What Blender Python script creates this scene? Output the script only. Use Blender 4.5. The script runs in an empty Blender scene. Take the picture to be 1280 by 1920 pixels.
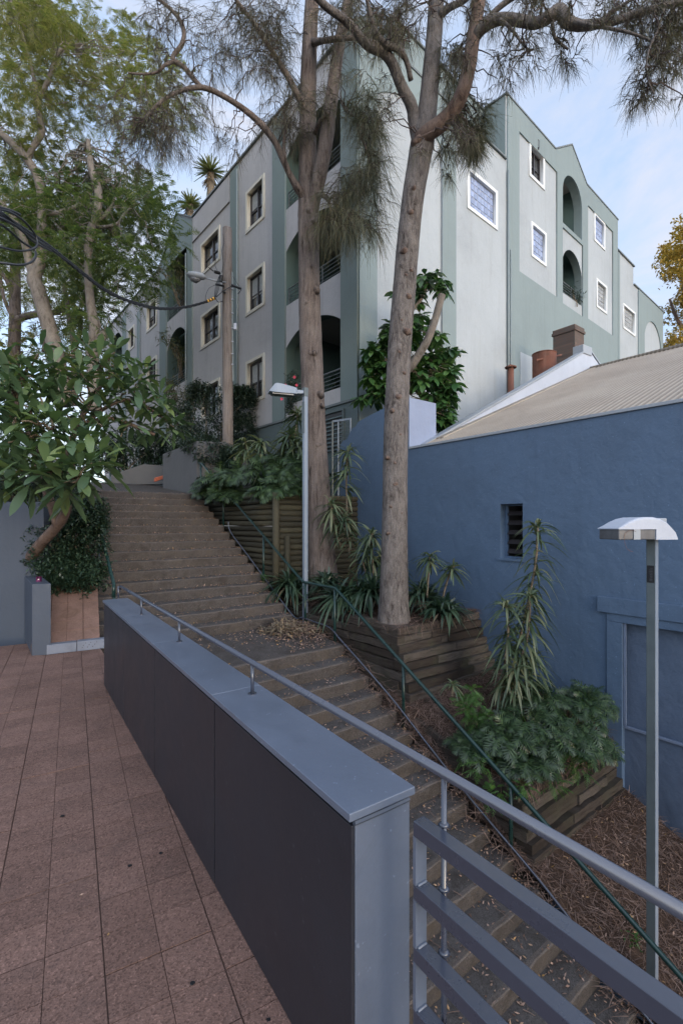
import bpy, bmesh, math, random
import numpy as np
from mathutils import Vector, Matrix

# ------------------------------------------------------------------ camera, sky, sun, exposure
scene = bpy.context.scene
COL = scene.collection
EYE = 1.7
FPX = 888.0          # focal length in photograph pixels (1280 wide)
HOR = 982.0          # horizon row of the photograph
cam_d = bpy.data.cameras.new('camera')
cam = bpy.data.objects.new('camera', cam_d)
COL.objects.link(cam)
cam.location = (0, 0, EYE)
cam.rotation_euler = (math.radians(90), 0, 0)
cam_d.sensor_fit = 'HORIZONTAL'
cam_d.sensor_width = 36
cam_d.lens = 36 * FPX / 1280
cam_d.shift_y = 22 / 1280
cam_d.clip_start = 0.05
cam_d.clip_end = 3000
scene.camera = cam

SUN_EL = math.radians(12)
SUN_AZ = math.radians(148)      # measured from +Y towards +X
world = bpy.data.worlds.new('World')
scene.world = world
world.use_nodes = True
wt = world.node_tree
for n in list(wt.nodes):
    wt.nodes.remove(n)
wo = wt.nodes.new('ShaderNodeOutputWorld')
bg = wt.nodes.new('ShaderNodeBackground')
bg.inputs['Strength'].default_value = 0.15
sky = wt.nodes.new('ShaderNodeTexSky')
sky.sky_type = 'NISHITA'
sky.sun_disc = False
sky.sun_elevation = SUN_EL
sky.sun_rotation = SUN_AZ
sky.altitude = 10
sky.air_density = 1.0
sky.dust_density = 1.2
sky.ozone_density = 1.6
tc = wt.nodes.new('ShaderNodeTexCoord')
mp = wt.nodes.new('ShaderNodeMapping')
mp.inputs['Scale'].default_value = (1.3, 1.3, 4.0)
mp.inputs['Rotation'].default_value = (0.5, 0.35, 0.4)
cn = wt.nodes.new('ShaderNodeTexNoise')
cn.inputs['Scale'].default_value = 1.7
cn.inputs['Detail'].default_value = 8
cn.inputs['Roughness'].default_value = 0.62
cn.inputs['Distortion'].default_value = 0.7
cr = wt.nodes.new('ShaderNodeValToRGB')
cr.color_ramp.elements[0].position = 0.38
cr.color_ramp.elements[0].color = (0.0, 0.0, 0.0, 1)
cr.color_ramp.elements[1].position = 0.70
cr.color_ramp.elements[1].color = (0.9, 0.9, 0.9, 1)
def _wmix(fac, a, b, mode='MIX'):
    n = wt.nodes.new('ShaderNodeMix'); n.data_type = 'RGBA'; n.blend_type = mode
    for s_, x in ((0, fac), (6, a), (7, b)):
        if isinstance(x, bpy.types.NodeSocket): wt.links.new(x, n.inputs[s_])
        else: n.inputs[s_].default_value = x
    return n.outputs[2]
wt.links.new(tc.outputs['Generated'], mp.inputs['Vector'])
wt.links.new(mp.outputs['Vector'], cn.inputs['Vector'])
wt.links.new(cn.outputs['Fac'], cr.inputs['Fac'])
HAZE = (0.56, 0.67, 0.89, 1)       # thin high haze over the clear sky
CLOUD = (0.98, 0.95, 0.99, 1)      # wisps of cloud
c_base = _wmix(0.82, sky.outputs['Color'], HAZE)
c_cl = _wmix(cr.outputs['Color'], c_base, CLOUD)
# the sky is brighter round the low sun behind the viewer
vd = wt.nodes.new('ShaderNodeVectorMath'); vd.operation = 'DOT_PRODUCT'
vd.inputs[1].default_value = (math.sin(SUN_AZ) * math.cos(SUN_EL), math.cos(SUN_AZ) * math.cos(SUN_EL), math.sin(SUN_EL))
wt.links.new(tc.outputs['Generated'], vd.inputs[0])
mr = wt.nodes.new('ShaderNodeMapRange'); mr.interpolation_type = 'SMOOTHSTEP'
mr.inputs['From Min'].default_value = -0.15; mr.inputs['From Max'].default_value = 1.0
mr.inputs['To Min'].default_value = 1.0; mr.inputs['To Max'].default_value = 1.95
wt.links.new(vd.outputs['Value'], mr.inputs['Value'])
c_all = _wmix(1.0, c_cl, mr.outputs['Result'], 'MULTIPLY')
wt.links.new(c_all, bg.inputs['Color'])
wt.links.new(bg.outputs['Background'], wo.inputs['Surface'])

sd = bpy.data.lights.new('sun', 'SUN')
sd.energy = 0.12
sd.angle = math.radians(30)
sd.color = (0.92, 0.95, 1.0)
so = bpy.data.objects.new('sun', sd)
COL.objects.link(so)
sdir = Vector((math.sin(SUN_AZ) * math.cos(SUN_EL), math.cos(SUN_AZ) * math.cos(SUN_EL), math.sin(SUN_EL)))
so.rotation_euler = sdir.to_track_quat('Z', 'Y').to_euler()
so.location = (-10, 10, 20)

scene.view_settings.view_transform = 'Standard'
scene.view_settings.look = 'None'
scene.view_settings.exposure = 2.65
scene.view_settings.gamma = 1.0
scene.render.resolution_x = 682
scene.render.resolution_y = 1024
scene.cycles.max_bounces = 6
scene.cycles.transparent_max_bounces = 8

rnd = random.Random(7)
rng = np.random.default_rng(11)
Z = Vector((0, 0, 1))

# ------------------------------------------------------------------ coordinates
def P(u, v, Y):
    """photograph column u, row v at distance Y -> world point"""
    return Vector(((u - 640) / FPX * Y, Y, EYE + (HOR - v) / FPX * Y))

DS = Vector((-0.611, 0.791, 0))     # the way the stairs climb
DR = Vector((0.791, 0.611, 0))      # across the stairs, to the right
def F(s, r, z=0.0):
    return DS * s + DR * r + Vector((0, 0, z))

def stair_z(s):
    if s < 5.92:
        return -0.23 - (5.92 - s) * 0.567
    if s < 7.42:
        return -0.23 + (s - 5.92) * 0.067
    if s < 12.02:
        return -0.13 + (s - 7.42) * 0.563
    return 2.46 + (s - 12.02) * 0.12

# ------------------------------------------------------------------ object helpers
def tag(o, label=None, cat=None, group=None, kind=None):
    if label: o['label'] = label
    if cat: o['category'] = cat
    if group: o['group'] = group
    if kind: o['kind'] = kind
    return o

def thing(name, label, cat, loc=(0, 0, 0), group=None):
    o = bpy.data.objects.new(name, None)
    o.empty_display_size = 0.2
    COL.objects.link(o)
    o.location = loc
    tag(o, label, cat, group)
    return o

def link_mesh(name, me, mat, parent=None, smooth=False):
    if mat is not None:
        for m_ in (mat if isinstance(mat, (list, tuple)) else [mat]):
            me.materials.append(m_)
    o = bpy.data.objects.new(name, me)
    COL.objects.link(o)
    if smooth:
        me.polygons.foreach_set('use_smooth', [True] * len(me.polygons))
    if parent is not None:
        o.parent = parent
        w = Vector(parent.location) if parent.type == 'EMPTY' else Vector((0, 0, 0))
        o.matrix_parent_inverse = Matrix.Translation(-w)
    return o

class MB:
    def __init__(self):
        self.v = []; self.f = []; self.m = []
    def add(self, vs, fs, mi=0):
        b = len(self.v)
        self.v.extend([tuple(p) for p in vs])
        for f in fs:
            self.f.append(tuple(i + b for i in f)); self.m.append(mi)
        return self
    def box(self, o, a, b, c, mi=0):
        o = Vector(o); a = Vector(a); b = Vector(b); c = Vector(c)
        vs = [o, o + a, o + a + b, o + b, o + c, o + a + c, o + a + b + c, o + b + c]
        return self.add(vs, [(0, 3, 2, 1), (4, 5, 6, 7), (0, 1, 5, 4), (1, 2, 6, 5), (2, 3, 7, 6), (3, 0, 4, 7)], mi)
    def cbox(self, c, a, b, h, mi=0):
        """box centred on c with full edge vectors a, b, h"""
        a = Vector(a); b = Vector(b); h = Vector(h)
        return self.box(Vector(c) - (a + b + h) / 2, a, b, h, mi)
    def prism(self, poly, vec, mi=0):
        n = len(poly); vec = Vector(vec)
        vs = [Vector(p) for p in poly] + [Vector(p) + vec for p in poly]
        fs = [tuple(range(n - 1, -1, -1)), tuple(range(n, 2 * n))]
        fs += [(i, (i + 1) % n, (i + 1) % n + n, i + n) for i in range(n)]
        return self.add(vs, fs, mi)
    def quad(self, a, b, c, d, mi=0):
        return self.add([a, b, c, d], [(0, 1, 2, 3)], mi)
    def tube(self, pts, rad, n=8, cap=True, mi=0, jitter=0.0, seed=0, ridge=0.0):
        pts = [Vector(p) for p in pts]
        if not hasattr(rad, '__len__'): rad = [rad] * len(pts)
        rr = random.Random(seed)
        prev = None; vs = []
        rg = [rr.uniform(-1, 1) * ridge for _ in range(n)]
        for i, p in enumerate(pts):
            t = (pts[min(i + 1, len(pts) - 1)] - pts[max(i - 1, 0)])
            if t.length < 1e-9: t = Vector((0, 0, 1))
            t.normalize()
            if prev is None:
                ref = Vector((0, 0, 1)) if abs(t.z) < 0.9 else Vector((0, 1, 0))
                x = t.cross(ref).normalized()
            else:
                x = (prev - t * prev.dot(t)).normalized()
            prev = x
            y = t.cross(x)
            for k in range(n):
                a = 2 * math.pi * k / n
                if ridge and rr.random() < 0.25: rg[k] = 0.5 * rg[k] + 0.5 * rr.uniform(-1, 1) * ridge
                r_ = rad[i] * (1 + rr.uniform(-jitter, jitter) + rg[k])
                vs.append(p + (x * math.cos(a) + y * math.sin(a)) * r_)
        fs = []
        for i in range(len(pts) - 1):
            for k in range(n):
                a = i * n + k; b = i * n + (k + 1) % n
                fs.append((a, b, b + n, a + n))
        if cap:
            fs.append(tuple(range(n - 1, -1, -1)))
            fs.append(tuple(range((len(pts) - 1) * n, len(pts) * n)))
        return self.add(vs, fs, mi)
    def build(self, name, mat, parent=None, smooth=False, bevel=0.0, segs=2, autosmooth=False):
        me = bpy.data.meshes.new(name)
        me.from_pydata(self.v, [], self.f)
        if any(self.m):
            me.polygons.foreach_set('material_index', self.m)
        me.update()
        if bevel > 0:
            bm = bmesh.new(); bm.from_mesh(me)
            es = [e for e in bm.edges if len(e.link_faces) == 2 and e.calc_face_angle(0) > 0.6]
            bmesh.ops.bevel(bm, geom=es, offset=bevel, segments=segs, affect='EDGES', profile=0.5)
            bm.to_mesh(me); bm.free()
        return link_mesh(name, me, mat, parent, smooth)

def smooth_path(pts, k=4):
    """Catmull-Rom through rows of numbers"""
    a = np.array(pts, float)
    n = len(a)
    if n < 3: return a
    out = []
    for i in range(n - 1):
        p0 = a[max(i - 1, 0)]; p1 = a[i]; p2 = a[i + 1]; p3 = a[min(i + 2, n - 1)]
        for j in range(k):
            t = j / k
            out.append(0.5 * ((2 * p1) + (-p0 + p2) * t + (2 * p0 - 5 * p1 + 4 * p2 - p3) * t * t + (-p0 + 3 * p1 - 3 * p2 + p3) * t ** 3))
    out.append(a[-1])
    return np.array(out)

def arr_mesh(name, V, Fq, mat, parent=None, smooth=False):
    me = bpy.data.meshes.new(name)
    V = np.asarray(V, np.float32); Fq = np.asarray(Fq, np.int32)
    k = Fq.shape[1]
    me.vertices.add(len(V)); me.vertices.foreach_set('co', V.ravel())
    me.loops.add(Fq.size); me.loops.foreach_set('vertex_index', Fq.ravel())
    me.polygons.add(len(Fq))
    me.polygons.foreach_set('loop_start', np.arange(0, Fq.size, k, dtype=np.int32))
    me.polygons.foreach_set('loop_total', np.full(len(Fq), k, np.int32))
    me.update(calc_edges=True)
    me.validate()
    return link_mesh(name, me, mat, parent, smooth)

def unit(a):
    return a / np.maximum(np.linalg.norm(a, axis=-1, keepdims=True), 1e-9)

def ribbons(base, d, L, W, m=3, droop=0.3, prof='strap', fold=0.0, curl=None, side=None):
    """vectorised leaf blades: base (N,3), d (N,3) unit, L, W (N,) -> verts, quads"""
    base = np.asarray(base, float); d = unit(np.asarray(d, float)); N = len(base)
    L = np.broadcast_to(L, (N,)).astype(float); W = np.broadcast_to(W, (N,)).astype(float)
    droop = np.broadcast_to(droop, (N,)).astype(float)
    if side is None:
        up = np.tile([0, 0, 1.0], (N, 1)) + rng.normal(0, 0.25, (N, 3))
        side = np.cross(d, up)
        bad = np.linalg.norm(side, axis=1) < 0.1
        side[bad] = [1, 0, 0]
    side = unit(side)
    t = np.linspace(0, 1, m + 1)
    if prof == 'strap': w = np.minimum(1, t * 4 + 0.45) * (1 - t ** 4 * 0.93)
    elif prof == 'oval': w = np.sin(np.pi * np.clip(t, 0.03, 0.985) ** 1.25) ** 0.8
    elif prof == 'lance': w = np.sin(np.pi * np.clip(t, 0.04, 0.98) ** 0.9) ** 0.9
    else: w = 1 - 0.6 * t
    c = base[:, None, :] + d[:, None, :] * (L[:, None] * t[None])[:, :, None]
    c[:, :, 2] -= (droop * L)[:, None] * (t ** 2)[None]
    half = side[:, None, :] * (W[:, None] * 0.5 * w[None])[:, :, None]
    if fold > 0:
        nrm = unit(np.cross(side, d))
        lift = nrm[:, None, :] * (W[:, None] * fold * w[None])[:, :, None]
        rows = np.stack([c - half + lift, c, c + half + lift], 2)      # N, m+1, 3, 3
        k = 3
    else:
        rows = np.stack([c - half, c + half], 2); k = 2
    V = rows.reshape(-1, 3)
    idx = np.arange(N * (m + 1) * k).reshape(N, m + 1, k)
    q = []
    for j in range(k - 1):
        q.append(np.stack([idx[:, :-1, j], idx[:, :-1, j + 1], idx[:, 1:, j + 1], idx[:, 1:, j]], -1).reshape(-1, 4))
    return V, np.concatenate(q)

def join_arr(parts):
    Vs, Fs, b = [], [], 0
    for V, Fq in parts:
        Vs.append(V); Fs.append(Fq + b); b += len(V)
    return np.concatenate(Vs), np.concatenate(Fs)

# ------------------------------------------------------------------ materials
def new_mat(name):
    m = bpy.data.materials.new(name); m.use_nodes = True
    nt = m.node_tree
    b = nt.nodes['Principled BSDF']
    return m, nt, b

def N_(nt, t, **kw):
    n = nt.nodes.new(t)
    for k, v in kw.items():
        if k in n.inputs: n.inputs[k].default_value = v
        else: setattr(n, k, v)
    return n

def coords(nt, scale=(1, 1, 1)):
    t = nt.nodes.new('ShaderNodeTexCoord'); m = nt.nodes.new('ShaderNodeMapping')
    m.inputs['Scale'].default_value = scale
    nt.links.new(t.outputs['Object'], m.inputs['Vector'])
    return m.outputs['Vector']

def noise(nt, vec, scale, detail=6, rough=0.6, dist=0.0):
    n = N_(nt, 'ShaderNodeTexNoise', Scale=scale, Detail=detail, Roughness=rough, Distortion=dist)
    nt.links.new(vec, n.inputs['Vector'])
    return n.outputs['Fac']

def ramp(nt, fac, stops):
    r = nt.nodes.new('ShaderNodeValToRGB')
    el = r.color_ramp.elements
    while len(el) < len(stops): el.new(0.5)
    for e, (p, c) in zip(el, stops):
        e.position = p
        e.color = (c[0], c[1], c[2], 1) if hasattr(c, '__len__') else (c, c, c, 1)
    nt.links.new(fac, r.inputs['Fac'])
    return r.outputs['Color']

def mixc(nt, fac, a, b, mode='MIX'):
    m = nt.nodes.new('ShaderNodeMix'); m.data_type = 'RGBA'; m.blend_type = mode
    for s, x in ((0, fac), (6, a), (7, b)):
        if isinstance(x, bpy.types.NodeSocket): nt.links.new(x, m.inputs[s])
        elif hasattr(x, '__len__'): m.inputs[s].default_value = (x[0], x[1], x[2], 1)
        else: m.inputs[s].default_value = x
    return m.outputs[2]

def bump(nt, b, h, strength=0.3, dist=0.01, prev=None):
    n = N_(nt, 'ShaderNodeBump', Strength=strength, Distance=dist)
    nt.links.new(h, n.inputs['Height'])
    if prev is not None: nt.links.new(prev, n.inputs['Normal'])
    nt.links.new(n.outputs['Normal'], b.inputs['Normal'])
    return n.outputs['Normal']

def painted(name, c, rough=0.6, var=0.25, scale=0.8, bmp=0.15, streak=0.0, fine=60, dirt=None, zs=0.25, specks=0.0):
    """painted render, metal or timber: base colour with cloudy wear, fine grain and vertical streaks"""
    m, nt, b = new_mat(name)
    v = coords(nt)
    n1 = noise(nt, v, scale, 8, 0.65, 0.3)
    lo = tuple(x * (1 - var) for x in c); hi = tuple(min(1, x * (1 + var * 0.6)) for x in c)
    col = ramp(nt, n1, [(0.28, lo), (0.5, c), (0.74, hi)])
    if streak > 0:
        v2 = coords(nt, (1, 1, 0.06))
        n2 = noise(nt, v2, 5.0, 5, 0.7)
        f = ramp(nt, n2, [(0.52, 0.0), (0.75, streak)])
        col = mixc(nt, f, col, dirt or tuple(x * 0.45 for x in c))
    n3 = noise(nt, v, fine, 3, 0.6)
    col = mixc(nt, 0.12, col, ramp(nt, n3, [(0.3, tuple(x * 0.55 for x in c)), (0.7, hi)]))
    if specks > 0:
        s1 = noise(nt, v, 38, 2, 0.5); s2 = noise(nt, v, 3.0, 6, 0.75, 1.2)
        col = mixc(nt, ramp(nt, s1, [(0.70, 0.0), (0.74, specks)]), col, tuple(min(1, x * 2.6 + 0.05) for x in c))
        col = mixc(nt, ramp(nt, s2, [(0.56, 0.0), (0.68, specks * 0.7)]), col, tuple(x * 0.6 for x in c))
    nt.links.new(col, b.inputs['Base Color'])
    b.inputs['Roughness'].default_value = rough
    rv = ramp(nt, n1, [(0.3, max(0, rough - 0.1)), (0.7, min(1, rough + 0.1))])
    nt.links.new(rv, b.inputs['Roughness'])
    if bmp > 0:
        p = bump(nt, b, n3, bmp, 0.004)
        bump(nt, b, noise(nt, v, 6, 4, 0.6), bmp * 1.4, 0.02, p)
    return m

def leaf_mat(name, cols, rough=0.42, trans=0.3, spec=0.45):
    m, nt, b = new_mat(name)
    g = nt.nodes.new('ShaderNodeNewGeometry')
    n = len(cols)
    c = ramp(nt, g.outputs['Random Per Island'], [(i / (n - 1) if n > 1 else 0, cols[i]) for i in range(n)])
    v = coords(nt)
    c = mixc(nt, ramp(nt, noise(nt, v, 1.3, 3, 0.5), [(0.35, 0.0), (0.7, 0.35)]), c, tuple(x * 0.55 for x in cols[0]))
    nt.links.new(c, b.inputs['Base Color'])
    b.inputs['Roughness'].default_value = rough
    b.inputs['Specular IOR Level'].default_value = spec
    if trans > 0:
        tr = nt.nodes.new('ShaderNodeBsdfTranslucent')
        tcol = mixc(nt, 1.0, c, (1.15, 1.25, 0.6), 'MULTIPLY')
        nt.links.new(tcol, tr.inputs['Color'])
        mx = nt.nodes.new('ShaderNodeMixShader'); mx.inputs[0].default_value = trans
        nt.links.new(b.outputs[0], mx.inputs[1]); nt.links.new(tr.outputs[0], mx.inputs[2])
        nt.links.new(mx.outputs[0], nt.nodes['Material Output'].inputs['Surface'])
    return m

def plain(name, c, rough=0.5, metal=0.0, spec=0.5):
    m, nt, b = new_mat(name)
    v = coords(nt)
    n1 = noise(nt, v, 12, 5, 0.6)
    nt.links.new(ramp(nt, n1, [(0.3, tuple(x * 0.8 for x in c)), (0.7, tuple(min(1, x * 1.12) for x in c))]), b.inputs['Base Color'])
    b.inputs['Roughness'].default_value = rough
    b.inputs['Metallic'].default_value = metal
    b.inputs['Specular IOR Level'].default_value = spec
    return m

def bark(name, c1, c2, c3, zs=0.25, sc=14, strength=0.7):
    m, nt, b = new_mat(name)
    v = coords(nt, (1, 1, zs))
    n1 = noise(nt, v, sc, 8, 0.7, 0.6)
    vv = coords(nt, (1, 1, 1))
    n2 = noise(nt, vv, 1.6, 5, 0.6)
    col = ramp(nt, n1, [(0.34, c3), (0.48, c1), (0.66, c2)])
    col = mixc(nt, ramp(nt, n2, [(0.42, 0.0), (0.62, 0.55)]), col, c2)
    n4 = noise(nt, vv, 55, 4, 0.7)
    col = mixc(nt, ramp(nt, n4, [(0.35, 0.35), (0.55, 0.0)]), col, c3)
    nt.links.new(col, b.inputs['Base Color'])
    b.inputs['Roughness'].default_value = 0.9
    b.inputs['Specular IOR Level'].default_value = 0.2
    p = bump(nt, b, n1, strength, 0.05)
    bump(nt, b, n4, strength * 0.6, 0.008, p)
    return m

def concrete(name, c, chips=0.5, stain=(0.03, 0.028, 0.022), scale=1.0, moss=None, isl=0.0):
    m, nt, b = new_mat(name)
    v = coords(nt)
    big = noise(nt, v, 1.1 * scale, 8, 0.7, 0.4)
    col = ramp(nt, big, [(0.3, tuple(x * 0.62 for x in c)), (0.5, c), (0.72, tuple(x * 1.3 for x in c))])
    vo = N_(nt, 'ShaderNodeTexVoronoi', Scale=95.0 * scale)
    nt.links.new(v, vo.inputs['Vector'])
    chip = ramp(nt, vo.outputs['Color'], [(0.22, tuple(x * 0.35 for x in c)), (0.40, c), (0.70, c), (0.92, tuple(min(1, x * 1.9) for x in c))])
    col = mixc(nt, chips, col, chip)
    st = noise(nt, v, 3.4 * scale, 8, 0.75, 0.8)
    col = mixc(nt, ramp(nt, st, [(0.48, 0.0), (0.66, 0.75 if isl == 0 else 0.38)]), col, stain)
    if moss:
        mo = noise(nt, v, 2.2, 6, 0.7)
        col = mixc(nt, ramp(nt, mo, [(0.52, 0.0), (0.66, 0.6)]), col, moss)
    if isl > 0:
        g = nt.nodes.new('ShaderNodeNewGeometry')
        col = mixc(nt, 1.0, col, ramp(nt, g.outputs['Random Per Island'], [(0.0, 1 - isl), (0.5, 1.0), (1.0, 1 + isl * 0.6)]), 'MULTIPLY')
    nt.links.new(col, b.inputs['Base Color'])
    b.inputs['Roughness'].default_value = 0.92
    b.inputs['Specular IOR Level'].default_value = 0.2
    p = bump(nt, b, vo.outputs['Distance'], 0.35, 0.004)
    bump(nt, b, st, 0.45, 0.015, p)
    return m

M = {}
M['paver'] = concrete('paver', (0.192, 0.118, 0.096), 0.55, (0.105, 0.075, 0.067), 1.5, None, 0.14)
M['grout'] = plain('grout', (0.13, 0.085, 0.07), 0.95)
M['brick_pave'] = concrete('brick_pave', (0.185, 0.118, 0.098), 0.25, (0.12, 0.08, 0.06), 1.2)
M['step'] = concrete('step', (0.076, 0.068, 0.065), 0.5, (0.040, 0.034, 0.030), 1.0, (0.085, 0.071, 0.058))
M['nosing'] = concrete('nosing', (0.115, 0.10, 0.092), 0.45, (0.09, 0.075, 0.06), 1.4)
M['asphalt'] = concrete('asphalt', (0.075, 0.068, 0.065), 0.5, (0.04, 0.034, 0.03), 1.3)
M['soil'] = concrete('soil', (0.055, 0.036, 0.027), 0.4, (0.03, 0.02, 0.015), 0.8)
M['kerb'] = painted('kerb', (0.17, 0.19, 0.235), 0.85, 0.35, 3.0, 0.5)
M['cap'] = painted('cap', (0.11, 0.137, 0.19), 0.40, 0.12, 1.6, 0.06, 0.12, 60, None, .25, 0.35)
M['panel'] = painted('panel', (0.021, 0.023, 0.031), 0.40, 0.16, 1.4, 0.05, 0.25, 60, (0.035, 0.034, 0.036), .25, 0.3)
M['rail_paint'] = painted('rail_paint', (0.043, 0.052, 0.078), 0.28, 0.10, 3, 0.01)
M['bluewall'] = painted('bluewall', (0.082, 0.133, 0.215), 0.55, 0.2, 0.6, 0.45, 0.3, 40, (0.05, 0.08, 0.13), .25, 0.3)
M['bluewall_lit'] = painted('bluewall_lit', (0.26, 0.31, 0.44), 0.6, 0.12, 1.0, 0.3)  # blue wall paint made paler, with the sky light on the end put in
M['blueinner'] = painted('blueinner', (0.080, 0.115, 0.18), 0.6, 0.25, 1.4, 0.5, 0.3, 40, (0.06, 0.05, 0.07))
M['leftwall'] = painted('leftwall', (0.055, 0.070, 0.098), 0.6, 0.15, 0.9, 0.2, 0.15)
M['white'] = painted('white', (0.44, 0.48, 0.56), 0.5, 0.12, 2, 0.1, 0.1)
M['greymetal'] = painted('greymetal', (0.30, 0.33, 0.37), 0.45, 0.15, 2, 0.1)
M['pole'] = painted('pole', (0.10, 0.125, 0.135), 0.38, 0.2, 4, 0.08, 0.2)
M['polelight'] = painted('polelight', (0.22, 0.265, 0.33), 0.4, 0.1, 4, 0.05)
M['lens'] = plain('lens', (0.12, 0.125, 0.137), 0.25)
M['black'] = plain('black', (0.012, 0.012, 0.014), 0.4)
M['cable'] = plain('cable', (0.022, 0.026, 0.034), 0.4)
M['yellow'] = plain('yellow', (0.75, 0.42, 0.08), 0.5)
M['greenrail'] = painted('greenrail', (0.009, 0.032, 0.030), 0.30, 0.25, 6, 0.05)
M['wood'] = bark('wood', (0.19, 0.163, 0.148), (0.26, 0.23, 0.215), (0.07, 0.055, 0.045), 0.05, 22, 0.6)
M['sleeper'] = None
M['cream'] = painted('cream', (0.56, 0.53, 0.45), 0.6, 0.1, 2, 0.1)
M['whitetrim'] = painted('whitetrim', (0.72, 0.74, 0.74), 0.55, 0.08, 2, 0.1, 0.1)
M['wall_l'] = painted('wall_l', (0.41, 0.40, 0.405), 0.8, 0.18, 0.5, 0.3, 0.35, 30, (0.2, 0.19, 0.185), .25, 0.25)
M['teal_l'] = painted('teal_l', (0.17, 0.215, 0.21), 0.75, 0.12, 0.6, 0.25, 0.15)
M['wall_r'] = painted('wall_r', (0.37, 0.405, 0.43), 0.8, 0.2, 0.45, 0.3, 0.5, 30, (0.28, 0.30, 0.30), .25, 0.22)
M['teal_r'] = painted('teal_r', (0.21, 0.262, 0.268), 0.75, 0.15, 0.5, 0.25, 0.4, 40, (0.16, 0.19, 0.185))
M['base_dark'] = painted('base_dark', (0.09, 0.12, 0.125), 0.7, 0.15, 0.6, 0.2, 0.2)
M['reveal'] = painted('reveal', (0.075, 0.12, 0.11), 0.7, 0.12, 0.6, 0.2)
M['ceiling'] = painted('ceiling', (0.22, 0.21, 0.20), 0.8, 0.1, 1, 0.1)
M['coping'] = painted('coping', (0.13, 0.15, 0.155), 0.6, 0.2, 2, 0.2)
M['sash'] = plain('sash', (0.035, 0.03, 0.032), 0.4)
M['blind'] = plain('blind', (0.42, 0.43, 0.43), 0.7)
M['steelrail'] = plain('steelrail', (0.16, 0.18, 0.19), 0.35, 0.3)
M['pipe'] = painted('pipe', (0.20, 0.24, 0.25), 0.5, 0.15, 3, 0.05)
M['planter'] = painted('planter', (0.10, 0.10, 0.102), 0.85, 0.25, 1.0, 0.4, 0.4, 40, (0.12, 0.11, 0.1))
M['planterb'] = painted('planterb', (0.13, 0.15, 0.165), 0.85, 0.25, 1.0, 0.4, 0.4)
M['tread'] = concrete('tread', (0.088, 0.082, 0.080), 0.5, (0.042, 0.036, 0.032), 1.2)
M['bluebead'] = painted('bluebead', (0.13, 0.17, 0.25), 0.6, 0.15, 3, 0.2)
M['purple'] = plain('purple', (0.10, 0.012, 0.07), 0.3)
M['wax'] = plain('wax', (0.8, 0.78, 0.74), 0.4)
M['orange'] = plain('orange', (0.52, 0.12, 0.05), 0.6)
M['rust'] = painted('rust', (0.15, 0.06, 0.04), 0.85, 0.5, 3, 0.4, 0.6, 30, (0.25, 0.17, 0.13))
M['terracotta'] = plain('terracotta', (0.30, 0.12, 0.07), 0.8)

def glass():
    m, nt, b = new_mat('glass')
    v = coords(nt)
    nt.links.new(ramp(nt, noise(nt, v, 0.9, 4, 0.6), [(0.35, (0.02, 0.022, 0.024)), (0.65, (0.07, 0.075, 0.08))]), b.inputs['Base Color'])
    b.inputs['Roughness'].default_value = 0.06
    b.inputs['Specular IOR Level'].default_value = 0.7
    return m
M['glass'] = glass()
def blockglass(name, c):
    m, nt, b = new_mat(name)
    v = coords(nt)
    g = nt.nodes.new('ShaderNodeNewGeometry')
    nt.links.new(ramp(nt, g.outputs['Random Per Island'], [(0, tuple(x * 0.75 for x in c)), (1, tuple(x * 1.2 for x in c))]), b.inputs['Base Color'])
    b.inputs['Roughness'].default_value = 0.18
    w = N_(nt, 'ShaderNodeTexNoise', Scale=16.0, Detail=2.0)
    nt.links.new(v, w.inputs['Vector'])
    bump(nt, b, w.outputs['Fac'], 0.5, 0.02)
    return m
M['block_blue'] = blockglass('block_blue', (0.27, 0.33, 0.50))
M['block_grey'] = blockglass('block_grey', (0.26, 0.27, 0.27))

def sleeper_mat():
    m, nt, b = new_mat('sleeper')
    g = nt.nodes.new('ShaderNodeNewGeometry')
    c = ramp(nt, g.outputs['Random Per Island'], [(0, (0.04, 0.032, 0.027)), (0.5, (0.07, 0.058, 0.050)), (1, (0.12, 0.105, 0.093))])
    v = coords(nt, (1, 1, 9))
    n1 = noise(nt, v, 3.0, 8, 0.75, 0.5)
    c = mixc(nt, ramp(nt, n1, [(0.35, 0.85), (0.55, 0.0)]), c, (0.025, 0.019, 0.015))
    v2 = coords(nt)
    c = mixc(nt, ramp(nt, noise(nt, v2, 2.4, 6, 0.7), [(0.5, 0.0), (0.7, 0.5)]), c, (0.07, 0.075, 0.045))
    nt.links.new(c, b.inputs['Base Color'])
    b.inputs['Roughness'].default_value = 0.9
    b.inputs['Specular IOR Level'].default_value = 0.2
    p = bump(nt, b, n1, 0.9, 0.02)
    bump(nt, b, noise(nt, v2, 30, 4, 0.7), 0.4, 0.01, p)
    return m
M['sleeper'] = sleeper_mat()
def log_mat():
    m, nt, b = new_mat('logs')
    g = nt.nodes.new('ShaderNodeNewGeometry')
    c = ramp(nt, g.outputs['Random Per Island'], [(0, (0.026, 0.024, 0.015)), (0.5, (0.044, 0.040, 0.024)), (1, (0.064, 0.058, 0.034))])
    v = coords(nt, (1, 1, 3))
    n1 = noise(nt, v, 5, 8, 0.7, 0.6)
    c = mixc(nt, ramp(nt, n1, [(0.38, 0.7), (0.55, 0.0)]), c, (0.035, 0.03, 0.018))
    nt.links.new(c, b.inputs['Base Color'])
    b.inputs['Roughness'].default_value = 0.85
    bump(nt, b, n1, 0.6, 0.02)
    return m
M['logs'] = log_mat()
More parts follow.
